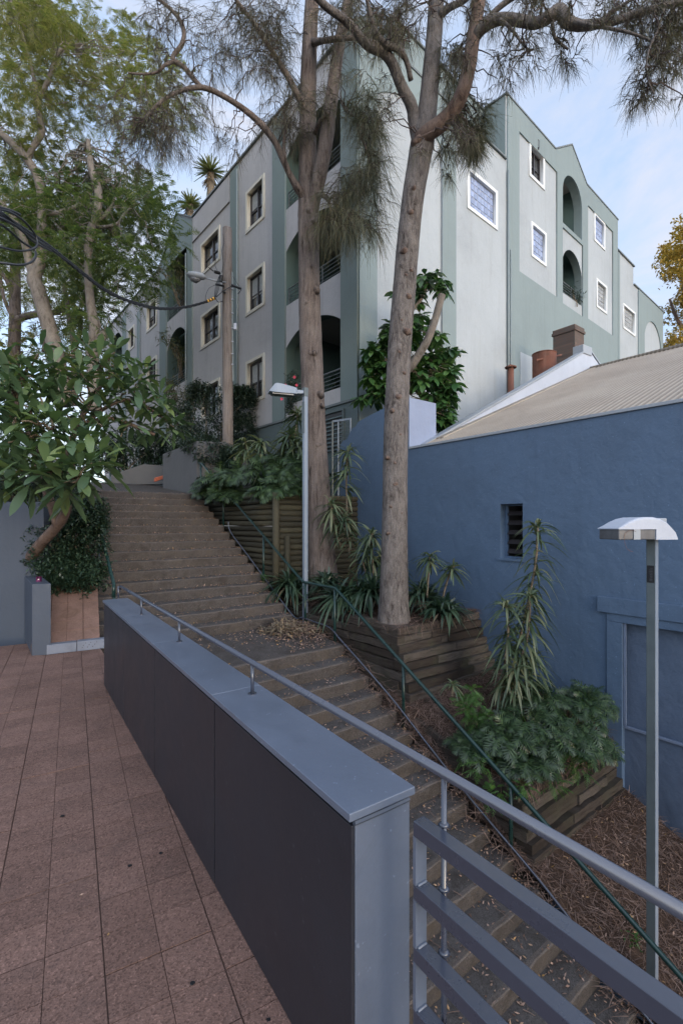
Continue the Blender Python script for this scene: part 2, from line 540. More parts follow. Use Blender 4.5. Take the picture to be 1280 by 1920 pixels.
def brick_mat():
    m, nt, b = new_mat('old_brick')
    v = coords(nt)
    br = nt.nodes.new('ShaderNodeTexBrick')
    sx = nt.nodes.new('ShaderNodeSeparateXYZ'); cx = nt.nodes.new('ShaderNodeCombineXYZ')
    ad = nt.nodes.new('ShaderNodeMath'); ad.operation = 'ADD'
    nt.links.new(v, sx.inputs[0]); nt.links.new(sx.outputs[0], ad.inputs[0]); nt.links.new(sx.outputs[1], ad.inputs[1])
    nt.links.new(ad.outputs[0], cx.inputs[0]); nt.links.new(sx.outputs[2], cx.inputs[1])
    nt.links.new(cx.outputs[0], br.inputs['Vector'])
    br.inputs['Scale'].default_value = 1.0
    br.inputs['Brick Width'].default_value = 0.24; br.inputs['Row Height'].default_value = 0.085
    br.inputs['Mortar Size'].default_value = 0.008
    br.inputs['Color1'].default_value = (0.15, 0.095, 0.075, 1); br.inputs['Color2'].default_value = (0.10, 0.07, 0.06, 1)
    br.inputs['Mortar'].default_value = (0.09, 0.08, 0.07, 1)
    col = mixc(nt, ramp(nt, noise(nt, v, 4, 6, 0.7), [(0.4, 0.0), (0.65, 0.6)]), br.outputs['Color'], (0.10, 0.085, 0.075))
    nt.links.new(col, b.inputs['Base Color'])
    b.inputs['Roughness'].default_value = 0.95
    bump(nt, b, br.outputs['Fac'], -0.6, 0.01)
    return m
M['old_brick'] = brick_mat()
def roof_mat():
    m, nt, b = new_mat('iron_roof')
    v = coords(nt)
    c = ramp(nt, noise(nt, v, 0.7, 8, 0.7, 0.4), [(0.3, (0.27, 0.23, 0.19)), (0.55, (0.36, 0.315, 0.26)), (0.75, (0.42, 0.375, 0.315))])
    c = mixc(nt, ramp(nt, noise(nt, v, 5, 8, 0.8), [(0.55, 0.0), (0.72, 0.6)]), c, (0.20, 0.15, 0.11))
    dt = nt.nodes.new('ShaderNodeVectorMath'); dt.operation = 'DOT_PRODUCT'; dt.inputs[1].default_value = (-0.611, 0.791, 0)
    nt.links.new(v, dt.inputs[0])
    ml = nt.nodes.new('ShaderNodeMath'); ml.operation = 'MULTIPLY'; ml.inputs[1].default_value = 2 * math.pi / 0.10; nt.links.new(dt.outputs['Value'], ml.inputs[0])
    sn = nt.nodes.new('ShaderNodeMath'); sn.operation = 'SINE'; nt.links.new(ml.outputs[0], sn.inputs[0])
    c = mixc(nt, ramp(nt, sn.outputs[0], [(0.0, 0.6), (0.55, 0.0)]), c, (0.17, 0.135, 0.105))  # valley stripes darkened in colour: dirt, and shade the even light lacks
    nt.links.new(c, b.inputs['Base Color'])
    b.inputs['Roughness'].default_value = 0.7
    return m
M['iron_roof'] = roof_mat()

M['bark_grey'] = bark('bark_grey', (0.138, 0.122, 0.114), (0.23, 0.208, 0.197), (0.030, 0.024, 0.022), 0.30, 17, 1.0)
M['bark_brown'] = bark('bark_brown', (0.145, 0.116, 0.103), (0.23, 0.193, 0.175), (0.026, 0.019, 0.016), 0.15, 15, 1.0)
M['bark_pale'] = bark('bark_pale', (0.165, 0.147, 0.13), (0.25, 0.225, 0.20), (0.07, 0.058, 0.048), 0.4, 10, 0.4)
M['bark_dark'] = bark('bark_dark', (0.14, 0.10, 0.085), (0.20, 0.15, 0.125), (0.05, 0.035, 0.03), 0.3, 12, 0.5)
M['stem'] = bark('stem', (0.16, 0.13, 0.095), (0.24, 0.2, 0.15), (0.06, 0.045, 0.035), 0.8, 18, 0.4)
M['twig'] = plain('twig', (0.075, 0.055, 0.05), 0.9)
M['casuarina'] = leaf_mat('casuarina', [(0.10, 0.105, 0.08), (0.14, 0.15, 0.10), (0.20, 0.20, 0.125), (0.17, 0.14, 0.105)], 0.6, 0.15, 0.2)
M['casuarina_dark'] = leaf_mat('casuarina_dark', [(0.10, 0.085, 0.08), (0.135, 0.13, 0.10), (0.185, 0.18, 0.11)], 0.6, 0.15, 0.2)
M['feather'] = leaf_mat('feather', [(0.11, 0.13, 0.055), (0.18, 0.195, 0.08), (0.28, 0.265, 0.11), (0.23, 0.195, 0.095)], 0.5, 0.55, 0.3)
M['feather_green'] = leaf_mat('feather_green', [(0.07, 0.11, 0.055), (0.12, 0.17, 0.07), (0.21, 0.24, 0.09)], 0.5, 0.5, 0.3)
M['ficus'] = leaf_mat('ficus', [(0.016, 0.034, 0.022), (0.028, 0.058, 0.036), (0.05, 0.085, 0.05)], 0.35, 0.12, 0.5)
M['shrub'] = leaf_mat('shrub', [(0.022, 0.04, 0.03), (0.038, 0.065, 0.048), (0.065, 0.095, 0.07)], 0.4, 0.15, 0.4)
M['frangipani'] = leaf_mat('frangipani', [(0.04, 0.075, 0.04), (0.07, 0.125, 0.065), (0.10, 0.165, 0.085), (0.15, 0.21, 0.07)], 0.36, 0.25, 0.55)
M['philo'] = leaf_mat('philo', [(0.02, 0.040, 0.02), (0.040, 0.076, 0.034), (0.08, 0.135, 0.055)], 0.34, 0.15, 0.55)
M['dracaena'] = leaf_mat('dracaena', [(0.05, 0.085, 0.05), (0.085, 0.125, 0.07), (0.14, 0.18, 0.10), (0.20, 0.21, 0.12)], 0.38, 0.25, 0.5)
M['clivia'] = leaf_mat('clivia', [(0.02, 0.044, 0.03), (0.04, 0.075, 0.045), (0.07, 0.11, 0.06)], 0.33, 0.12, 0.55)
M['umbrella'] = leaf_mat('umbrella', [(0.03, 0.085, 0.032), (0.06, 0.14, 0.042), (0.11, 0.21, 0.06)], 0.28, 0.15, 0.6)
M['fern'] = leaf_mat('fern', [(0.05, 0.12, 0.03), (0.08, 0.17, 0.04)], 0.45, 0.3)
M['sunlit_gold'] = leaf_mat('sunlit_gold', [(0.30, 0.20, 0.055), (0.46, 0.30, 0.08), (0.58, 0.40, 0.12), (0.20, 0.18, 0.07)], 0.6, 0.3, 0.2)  # warm leaf colours carry the low sunlight on the crown
M['yucca'] = leaf_mat('yucca', [(0.10, 0.14, 0.05), (0.18, 0.20, 0.08), (0.24, 0.22, 0.10)], 0.5, 0.25)
M['bamboo'] = leaf_mat('bamboo', [(0.06, 0.08, 0.04), (0.11, 0.12, 0.06), (0.14, 0.12, 0.08)], 0.5, 0.25)
M['deadleaf'] = leaf_mat('deadleaf', [(0.15, 0.09, 0.065), (0.30, 0.20, 0.155), (0.46, 0.33, 0.27), (0.40, 0.24, 0.09)], 0.8, 0.0, 0.2)
M['needles'] = leaf_mat('needles', [(0.09, 0.058, 0.045), (0.18, 0.122, 0.098), (0.30, 0.215, 0.18)], 0.85, 0.0, 0.15)
M['drybits'] = leaf_mat('drybits', [(0.14, 0.11, 0.08), (0.24, 0.20, 0.14), (0.20, 0.15, 0.10)], 0.85, 0.0, 0.15)
M['pink'] = plain('pink', (0.55, 0.04, 0.09), 0.5)

for k_ in ('rail_paint', 'cap'):
    b_ = M[k_].node_tree.nodes['Principled BSDF']
    b_.inputs['Specular IOR Level'].default_value = 0.9
    b_.inputs['Coat Weight'].default_value = 0.35
    b_.inputs['Coat Roughness'].default_value = 0.25

# ================================================================== LARGE STRUCTURE
TA = Vector((-0.495, 0.869, 0)).normalized()      # paver rows
TB = Vector((TA.y, -TA.x, 0))                     # across the pavers
PA = Vector((0.018, 1.308, 0)); PD = Vector((-2.507, 4.970, 0))   # left edge of the parapet cap, near and far
PDIR = (PD - PA).normalized(); PN = Vector((PDIR.y, -PDIR.x, 0))  # PN points to the stairs
PW = 0.245; PLEN = (PD - PA).length

def structure(o):
    return tag(o, kind='structure')

# ---- terrace of pavers
def clip(bm, co, no):
    bmesh.ops.bisect_plane(bm, geom=bm.verts[:] + bm.edges[:] + bm.faces[:], plane_co=co, plane_no=no, clear_outer=True)

def terrace():
    mb = MB()
    o0 = Vector((-3.14, 6.48, 0))
    for j in range(-22, 14):
        off = 0.0 if j % 2 else 0.2
        for i in range(-28, 6):
            c = o0 + TB * (j * 0.4 + 0.03) + TA * (i * 0.4 + off)
            if c.y < -0.4 or c.x < -7: continue
            tilt = rnd.uniform(-0.0015, 0.0015)
            for a in (0, 1):
                for b in (0, 1):
                    g = 0.0028; h = 0.0013
                    x0 = a * 0.2 + (g if a == 0 else h); x1 = (a + 1) * 0.2 - (h if a == 0 else g)
                    y0 = b * 0.2 + (g if b == 0 else h); y1 = (b + 1) * 0.2 - (h if b == 0 else g)
                    p = c + TB * x0 + TA * y0 + Vector((0, 0, -0.03))
                    mb.box(p, TB * (x1 - x0), TA * (y1 - y0), (0, 0, 0.03 + tilt))
    me = bpy.data.meshes.new('terrace_pavers'); me.from_pydata(mb.v, [], mb.f); me.update()
    bm = bmesh.new(); bm.from_mesh(me)
    clip(bm, PA + PN * 0.2, PN)
    clip(bm, Vector((-3.6, 7.2, 0)), TA)
    bm.to_mesh(me); bm.free()
    structure(link_mesh('terrace_pavers', me, M['paver']))
    mb = MB()
    a = PA + PN * 0.2 - PDIR * 6; b = PA + PN * 0.2 + PDIR * 5.9
    mb.prism([a + Z * -0.010, b + Z * -0.010, b - TB * 4.5 + Z * -0.010, Vector((-12, 7.2, -0.010)), Vector((-12, -3, -0.010))], (0, 0, -0.3))
    structure(mb.build('terrace_base', M['grout']))
terrace()

# ---- stairs
def r_left(s):
    return 1.5 + max(0, s - 7.9) * 0.18 if s > 5.5 else 0.8
R_RIGHT = 4.62
steps = []       # (s_front, s_back, z)
for k in range(0, 25):
    steps.append((5.92 - 0.30 * k, 5.92 - 0.30 * (k - 1) + (1.2 if k == 0 else 0), -0.23 - 0.17 * k))
for k in range(16):
    steps.append((7.42 + 0.3067 * k, 7.42 + 0.3067 * (k + 1), -0.13 + 0.162 * (k + 1)))
def stairs():
    mb = MB()
    nc = 34
    for (s0, s1, z) in steps:
        lower = s0 < 5.95
        rl = 0.8 if lower else r_left(s0) - 0.25
        if s0 > 5.9 and lower: rl = 1.1
        last = s0 > 11.9
        h = 0.19 if lower else 0.18
        prof_n = 6
        rows = []
        j1 = [rnd.uniform(-0.006, 0.006) for _ in range(nc + 1)]
        j2 = [rnd.uniform(-0.005, 0.003) for _ in range(nc + 1)]
        skew = 0.0
        for c in range(nc + 1):
            t = c / nc
            r = rl + (R_RIGHT - rl) * t
            a = j1[c]; zz = z + j2[c]
            if s0 == 5.92: zz0 = z; zb = -0.13
            else: zb = zz
            chip = 0.012 if rnd.random() < 0.1 else 0
            rows.append([F(s0 + 0.012, r, z - h), F(s0 + a * 0.5, r, z - 0.035), F(s0 + a + chip, r, zz - 0.008 - chip * 0.6), F(s0 + a + 0.012 + chip, r, zz),
                         F(s0 + 0.055 + a * 0.4, r, zz + 0.001), F(s1 + 0.03, r, zb)])
        b = [p for row in rows for p in row]
        fs = []; ms = []
        for c in range(nc):
            for k in range(prof_n - 1):
                i = c * prof_n + k
                mb.add([], [])
                fs.append((i, i + 1, i + 1 + prof_n, i + prof_n)); ms.append(1 if k in (2, 3) else (2 if (s0 == 5.92 and k == 4) else (3 if k == 4 else 0)))
        base = len(mb.v)
        mb.v.extend([tuple(p) for p in b])
        for f, m_ in zip(fs, ms):
            mb.f.append(tuple(i + base for i in f)); mb.m.append(m_)
        # side cheek so that the step is solid
        e = rows[-1]
        mb.add([e[0], e[3], e[5], F(s1 + 0.03, R_RIGHT, z - h)], [(0, 1, 2, 3)])
        e = rows[0]
        mb.add([e[0], e[3], e[5], F(s1 + 0.03, rl, z - h)], [(0, 1, 2, 3)])
    structure(mb.build('stairs', [M['step'], M['nosing'], M['asphalt'], M['tread']]))
stairs()

# ---- upper path, upper and lower ground
def sheet(name, pts, mat, thick=0.0):
    mb = MB()
    if thick: mb.prism(pts, (0, 0, -thick))
    else: mb.add(pts, [tuple(range(len(pts)))])
    return structure(mb.build(name, mat))
mb = MB()
for (sa, sb) in ((12.32, 14.5), (14.5, 17.5), (17.5, 26)):
    za = 2.462 + (sa - 12.32) * 0.12; zb = 2.462 + (sb - 12.32) * 0.12
    if sa > 17: zb = za + 0.3
    mb.add([F(sa, 1.2, za), F(sa, 7, za), F(sb, 7, zb), F(sb, -4, zb), F(sa, -2 if sa > 13 else 1.2, za)], [(0, 1, 2, 3, 4)])
structure(mb.build('upper_path', M['asphalt']))
sheet('upper_ground', [F(17, -60, 3.0), F(17, 6.9, 3.0), F(9, 7.3, 3.0), F(9, 60, 3.0), F(900, 500, 3.0), F(900, -700, 3.0), F(100, -300, 3.0)], M['soil'])
sheet('ground', [Vector((-900, -900, -5)), Vector((900, -900, -5)), Vector((900, 900, -5)), Vector((-900, 900, -5))], M['asphalt'])
# left garden bank, from the terrace back wall up to the upper ground
mb = MB()
gl = [(7.6, 0.75), (8.6, 1.1), (11, 1.9), (13, 2.45), (17.2, 3.0)]
for (sa, za), (sb, zb) in zip(gl[:-1], gl[1:]):
    ra, rb = r_left(sa) - 0.1, r_left(sb) - 0.1
    mb.quad(F(sa, ra, za), F(sb, rb, zb), F(sb, -12, zb), F(sa, -12, za))
o = structure(mb.build('garden_bank', M['soil']))
bm = bmesh.new(); bm.from_mesh(o.data)
clip(bm, Vector((0, 7.42, 0)), Vector((0, -1, 0)))
bm.to_mesh(o.data); bm.free()

# ---- brick ramp and kerb left of the stairs
KA = Vector((-3.815, 6.13, 0)); KB = Vector((-3.05, 6.55, 0))
def brick_ramp():
    mb = MB()
    kd = (KB - KA).normalized(); kn = Vector((-kd.y, kd.x, 0))
    mb2 = MB()
    # kerb in two blocks, a row of weep holes in the second
    mb2.box(KA, kd * 0.34, kn * 0.12, Z * 0.125)
    mb2.box(KA + kd * 0.345, kd * 0.50, kn * 0.12, Z * 0.13)
    root = structure(mb2.build('kerb', M['kerb'], bevel=0.008))
    mh = MB()
    for i in range(9):
        c = KA + kd * (0.40 + 0.022 * i + rnd.uniform(-.006, .006)) + Z * (0.035 + 0.028 * (i % 3) + 0.01) - kn * 0.0015
        mh.tube([c, c + kn * 0.004], 0.0055, 8)
    h = mh.build('weep_hole', M['black'], root)
    # sloping pavers
    g = 0.004; w = 0.2
    o = KA + kn * 0.14 + Z * 0.12
    up = (DS + Z * 0.62).normalized() if False else Vector((kn.x, kn.y, 0.60)).normalized()
    for j in range(-1, 3):
        for i in range(0, 10):
            p = o + kd * (j * w + 0.02) + up * (i * w)
            lift = Vector((0, 0, 0.012 if (j in (1, 2) and i >= 1) else rnd.uniform(0, 0.004)))
            if j >= 4 and i > 6: continue
            mb.box(p + lift - Z * 0.04, kd * (w - (0.008 if (j % 2) else 0.003)), up * (w - (0.008 if (i % 2) else 0.003)), Z * 0.04)
    mb.box(o - kd * 0.18 - Z * 0.10, kd * 0.79, up * 1.9, Z * 0.062, 1)
    structure(mb.build('paved_ramp', [M['brick_pave'], M['grout']], bevel=0.0))
brick_ramp()

# ---- parapet wall between terrace and stairs
def parapet():
    t = thing('parapet_wall', 'long low wall clad in dark grey panels with a smooth blue grey cap, between terrace and stairs', 'wall', PA)
    o = PA + PN * 0.014 + PDIR * 0.004
    w = PW - 0.028
    core = MB()
    core.box(o + PN * 0.012 + PDIR * 0.012 + Z * -1.9, PN * (w - 0.024), PDIR * (PLEN - 0.03), Z * (1.9 + 0.872))
    core.build('core', M['black'], t)
    ts = []
    for u in (652, 397, 286, 228, 192):
        q = (u - 640) / FPX
        tt = (q * PA.y - PA.x) / (PDIR.x - q * PDIR.y)
        ts.append(max(0.0, min(PLEN - 0.01, tt)))
    ts[0] = 0.0; ts[-1] = PLEN - 0.01
    for a, b in zip(ts[:-1], ts[1:]):
        m = MB()
        m.box(o + PDIR * (a + (0.006 if a else -0.001)) + Z * 0.004, PN * 0.011, PDIR * (b - a - (0.010 if a else 0.004)), Z * 0.852)
        m.build('panel', M['panel'], t, bevel=0.0015)
    m = MB()
    m.box(o - PDIR * 0.0015 + PN * 0.0125 + Z * -1.9, PN * (w - 0.0125), PDIR * 0.012, Z * (1.9 + 0.856))
    m.build('end_panel', M['cap'], t, bevel=0.0015)
    m = MB()
    m.box(o + PN * (w - 0.011) + PDIR * 0.013 + Z * -1.9, PN * 0.011, PDIR * (PLEN - 0.03), Z * (1.9 + 0.856))
    m.build('side_panel', M['cap'], t)
    for a, b in zip(ts[:-1], ts[1:]):
        m = MB()
        m.box(PA + PDIR * (a - (0.008 if a == 0 else -0.001)) + Z * 0.876, PN * PW, PDIR * (b - a - 0.001 + (0.008 if a == 0 else 0)), Z * 0.024)
        m.build('cap', M['cap'], t, bevel=0.0025)
    # foundation under the far end and the railing, down to the stairs
    f = MB()
    f.box(PA + PN * 0.03 - PDIR * 4.5 + Z * -5, PN * 0.17, PDIR * 4.45, Z * 4.96)
    f.box(PA + PN * 0.03 + PDIR * (PLEN - 0.05) + Z * -1.5, PN * 0.17, PDIR * 1.6, Z * 1.485)
    f.build('footing', M['planterb'], t)
    # crack-like gap under the cap at the end: a bead of filler
    m = MB()
    m.tube([PA + PN * 0.02 - PDIR * 0.0 + Z * 0.865, PA + PN * 0.12 + Z * 0.864, PA + PN * (PW - 0.02) + Z * 0.866], 0.008, 6)
    m.build('filler', M['leftwall'], t)
parapet()

# ---- handrail on the parapet
HA = Vector((-2.325, 4.985, 1.040)); HB = Vector((0.571, 0.793, 1.050))
HD = (HB - HA).normalized()
def h_at(u):
    q = (u - 640) / FPX
    k = (q * HA.y - HA.x) / (HD.x - q * HD.y)
    return HA + HD * k
def handrail():
    t = thing('parapet_handrail', 'slim blue grey round handrail on short posts running along the parapet cap and metal railing', 'handrail', (HA.x, HA.y, 0.9))
    m = MB()
    m.tube([HA - HD * 0.03 + Z * -0.03, HA, HA + HD * 0.02, HB + HD * 0.9], 0.0135, 14)
    m.build('rail', M['rail_paint'], t, smooth=True)
    for u in (222, 265, 336, 473):
        p = h_at(u)
        m = MB(); m.tube([Vector((p.x, p.y, 0.9)), p - Z * 0.01], 0.0085, 10)
        po = m.build('post', M['rail_paint'], t, smooth=True)
        m = MB(); m.tube([Vector((p.x, p.y, 0.9)), Vector((p.x, p.y, 0.904))], 0.02, 16)
        m.build('base_flange', M['rail_paint'], po)
handrail()

# ---- metal railing of square bars
RD = Vector((0.575, -0.818, 0)).normalized(); RN = Vector((-RD.y, RD.x, 0))
def railing():
    o = Vector((0.205, 1.262, 0))
    t = thing('metal_railing', 'blue grey steel railing of four square bars beside the end of the parapet wall', 'railing', o)
    W = 0.040
    for zt in (0.915, 0.748, 0.583, 0.418):
        m = MB(); m.box(o - RN * W / 2 + RD * 0.0 + Z * (zt - 0.040), RN * W, RD * 3.0, Z * 0.040)
        m.build('bar', M['rail_paint'], t, bevel=0.002)
        m = MB()
        if zt < 0.9:
            m.tube([o + RD * 0.013 + RN * -0.015 + Z * (zt + 0.001), o + RD * 0.013 + RN * 0.015 + Z * (zt + 0.001)], 0.004, 6)
            m.build('weld', M['cap'], t)
    m = MB()
    tops = (0.875, 0.708, 0.543, 0.378)
    for a, b in zip(tops, (0.748, 0.583, 0.418, 0.20)):
        m.box(o - RN * W / 2 + Z * (b + 0.0), RN * W, RD * 0.010, Z * (a - b))
    m.build('end_plate', M['cap'], t)
    p = h_at(832)
    m = MB()
    q = Vector((p.x, p.y, 0))
    m.tube([q + Z * 0.05, Vector((p.x, p.y, p.z - 0.01))], 0.0075, 12)
    po = m.build('baluster', M['rail_paint'], t, smooth=True)
    for zt in (0.915, 0.748, 0.583):
        m = MB(); m.tube([q + Z * zt, q + Z * (zt + 0.006)], [0.016, 0.010], 14)
        m.build('weld_ring', M['rail_paint'], po, smooth=True)
    m = MB(); m.box(o + RD * 2.6 - RN * W / 2 - Z * 0.05, RD * 0.04, RN * W, Z * 0.94); m.build('post', M['rail_paint'], t)
railing()

# ---- green handrails of the stairs
def green_rails():
    t = thing('green_stair_handrail', 'dark green tube handrail with five posts down the planted side of the concrete steps', 'handrail', F(6.2, 4.65, -0.25))
    R = 0.025
    def zr(s): return stair_z(s) + 0.90
    path = [F(12.05, 4.66, 3.27), F(11.9, 4.66, 3.28), F(7.15, 4.65, 0.655), F(6.18, 4.65, 0.645), F(4.63, 4.65, -0.235), F(2.98, 4.65, -1.17), F(0.9, 4.65, -2.36), F(-0.6, 4.65, -3.2)]
    path[0] = F(12.15, 4.66, 3.30); path[1] = F(12.0, 4.66, 3.28)
    m = MB(); m.tube(path, R, 12)
    m.build('rail', M['greenrail'], t, smooth=True)
    for s, zt in ((12.02, 3.27), (10.6, 2.55), (8.62, 1.46), (7.08, 0.64), (6.2, 0.63), (4.63, -0.25), (2.98, -1.19), (1.2, -2.2)):
        zb = stair_z(s) - 0.15
        m = MB(); m.tube([F(s, 4.65, zb), F(s, 4.65, zt)], 0.0225, 10)
        m.build('post', M['greenrail'], t, smooth=True)
    m = MB(); m.tube([F(2.1, 4.65, -1.68), F(2.02, 4.65, -1.725)], 0.026, 12); m.build('sleeve', M['greenrail'], t)
    # left one
    A = Vector((-3.36, 7.0, 0.80)); B = Vector((-4.74, 9.0, 2.18)); C_ = B + (B - A) * 0.9
    t = thing('short_green_handrail', 'dark green handrail rising beside the clipped hedge on the brick ramp side', 'handrail', (A.x, A.y, 0))
    m = MB(); m.tube([A + Vector((0.0, -0.02, -0.18)), A, B, C_], R, 12); m.build('rail', M['greenrail'], t, smooth=True)
    for p in (A, A + (B - A) * 0.52 + Vector((-0.04, 0, 0)), C_):
        m = MB(); m.tube([Vector((p.x, p.y, p.z - 1.0)), p], 0.0225, 10); m.build('post', M['greenrail'], t, smooth=True)
green_rails()

# conduit along the foot of the steps
m = MB()
cp = [F(10.2, 4.6, 1.75)]
for s in (10.1, 9.3, 8.3, 7.4): cp.append(F(s, 4.6, stair_z(s) + 0.14))
cp += [F(7.15, 4.62, 0.02), F(6.75, 4.64, 0.0), F(6.35, 4.66, -0.03), F(6.0, 4.6, -0.14)]
for s in (5.4, 4.8, 4.2, 3.4, 2.6, 1.8, 1.0): cp.append(F(s, 4.60 + 0.02 * math.sin(s * 3), stair_z(s) + 0.10))
m.tube([Vector(p) for p in smooth_path([tuple(p) for p in cp], 3)], 0.014, 8)
tag(m.build('conduit_pipe', M['rail_paint'], smooth=True), 'thin dark blue conduit pipe lying along the foot of the steps beside the sleeper planters', 'pipe')

# ---- left wall and pier
def left_wall():
    a = Vector((-4.50, 7.16, 0)); d = Vector((-0.869, -0.495, 0)).normalized(); n = Vector((-d.y, d.x, 0))
    if n.y < 0: n = -n
    d = Vector((-1, -0.06, 0)).normalized(); n = Vector((-0.06, 1, 0)).normalized()
    m = MB()
    m.box(a - Z * 0.3, d * 6, n * 0.2, Z * 2.33)
    o = m.build('garden_wall', M['leftwall'], bevel=0.008)
    tag(o, 'tall blue grey rendered garden wall at the back of the terrace, under the broad leaved tree', 'wall')
    p0 = Vector((-3.985, 6.10, 0)); 
    m = MB()
    m.box(p0 - Z * 0.02, Vector((0.21, 0.055, 0)), DS * 1.18, Z * 0.94)
    o = m.build('low_pier', M['leftwall'], bevel=0.006)
    tag(o, 'short blue grey rendered pier standing out from the garden wall beside the brick ramp', 'pier')
    # candle box on the pier
    c = p0 + Vector((0.105, 0.03, 0)) + DS * 0.33 + Z * 0.92
    t = thing('candle_holder', 'tiny purple square candle holder with a white candle, on top of the short pier', 'candle holder', c)
    m = MB()
    s = 0.048; th = 0.006
    ax, ay = Vector((1, 0.1, 0)).normalized(), Vector((-0.1, 1, 0)).normalized()
    m.box(c - ax * s / 2 - ay * s / 2, ax * s, ay * s, Z * 0.006)
    m.box(c - ax * s / 2 - ay * s / 2 + Z * 0.006, ax * th, ay * s, Z * 0.058)
    m.box(c + ax * (s / 2 - th) - ay * s / 2 + Z * 0.006, ax * th, ay * s, Z * 0.058)
    m.box(c - ax * (s / 2 - th) + ay * (s / 2 - th) + Z * 0.006, ax * (s - 2 * th), ay * th, Z * 0.058)
    m.box(c - ax * (s / 2 - th) - ay * s / 2 + Z * 0.006, ax * (s - 2 * th), ay * th, Z * 0.020)
    m.build('box', M['purple'], t)
    m = MB(); m.tube([c + Z * 0.008, c + Z * 0.036], 0.014, 12); m.build('candle', M['wax'], t)
left_wall()

# ---- blue house with corrugated roof
class Face:
    def __init__(s, o, d, n): s.o = Vector(o); s.d = Vector(d).normalized(); s.n = Vector(n).normalized()
    def p(s, t, z, off=0.0):
        q = s.o + s.d * t + s.n * off
        return Vector((q.x, q.y, z))
    def t(s, u):
        q = (u - 640) / FPX
        return (q * s.o.y - s.o.x) / (s.d.x - q * s.d.y)
    def z(s, u, v):
        Y = s.o.y + s.d.y * s.t(u)
        return EYE + (HOR - v) / FPX * Y
    def tz(s, u, v): return (s.t(u), s.z(u, v))

def slab(face, outer, holes, off0, off1, name, mat, parent):
    """flat wall of real thickness with holes, between two offsets from the face plane"""
    cu = bpy.data.curves.new('c', 'CURVE'); cu.dimensions = '2D'; cu.fill_mode = 'BOTH'
    cu.extrude = abs(off1 - off0) / 2
    for poly in [outer] + list(holes):
        sp = cu.splines.new('POLY'); sp.points.add(len(poly) - 1)
        for q, (a, b) in zip(sp.points, poly): q.co = (a, b, 0, 1)
        sp.use_cyclic_u = True
    ob = bpy.data.objects.new('c', cu); COL.objects.link(ob)
    dg = bpy.context.evaluated_depsgraph_get(); dg.update()
    me = bpy.data.meshes.new_from_object(ob.evaluated_get(dg))
    bpy.data.objects.remove(ob); bpy.data.curves.remove(cu)
    mid = (off0 + off1) / 2
    for v in me.vertices:
        v.co = face.p(v.co.x, v.co.y, mid + v.co.z)
    me.name = name; me.materials.clear(); me.update()
    if isinstance(mat, (list, tuple)):
        for p_ in me.polygons:
            p_.material_index = 0 if abs(p_.normal.dot(face.n)) > 0.5 else 1
    return link_mesh(name, me, mat, parent)

def rect(t0, t1, z0, z1):
    return [(t0, z0), (t1, z0), (t1, z1), (t0, z1)]
def arch(t0, t1, z0, zs, zt, n=14):
    """opening with an elliptical head: springs at zs, crown at zt"""
    c = (t0 + t1) / 2; a = (t1 - t0) / 2; h = zt - zs
    R_ = (a * a + h * h) / (2 * h)
    if h < a * 0.95:
        th = math.asin(min(1, a / R_))
        pts = [(c + R_ * math.sin(x), zt - R_ + R_ * math.cos(x)) for x in np.linspace(th, -th, n)]
    else:
        pts = [(c + a * math.cos(x), zs + h * math.sin(x)) for x in np.linspace(0, math.pi, n)]
    return [(t0, z0), (t1, z0)] + pts

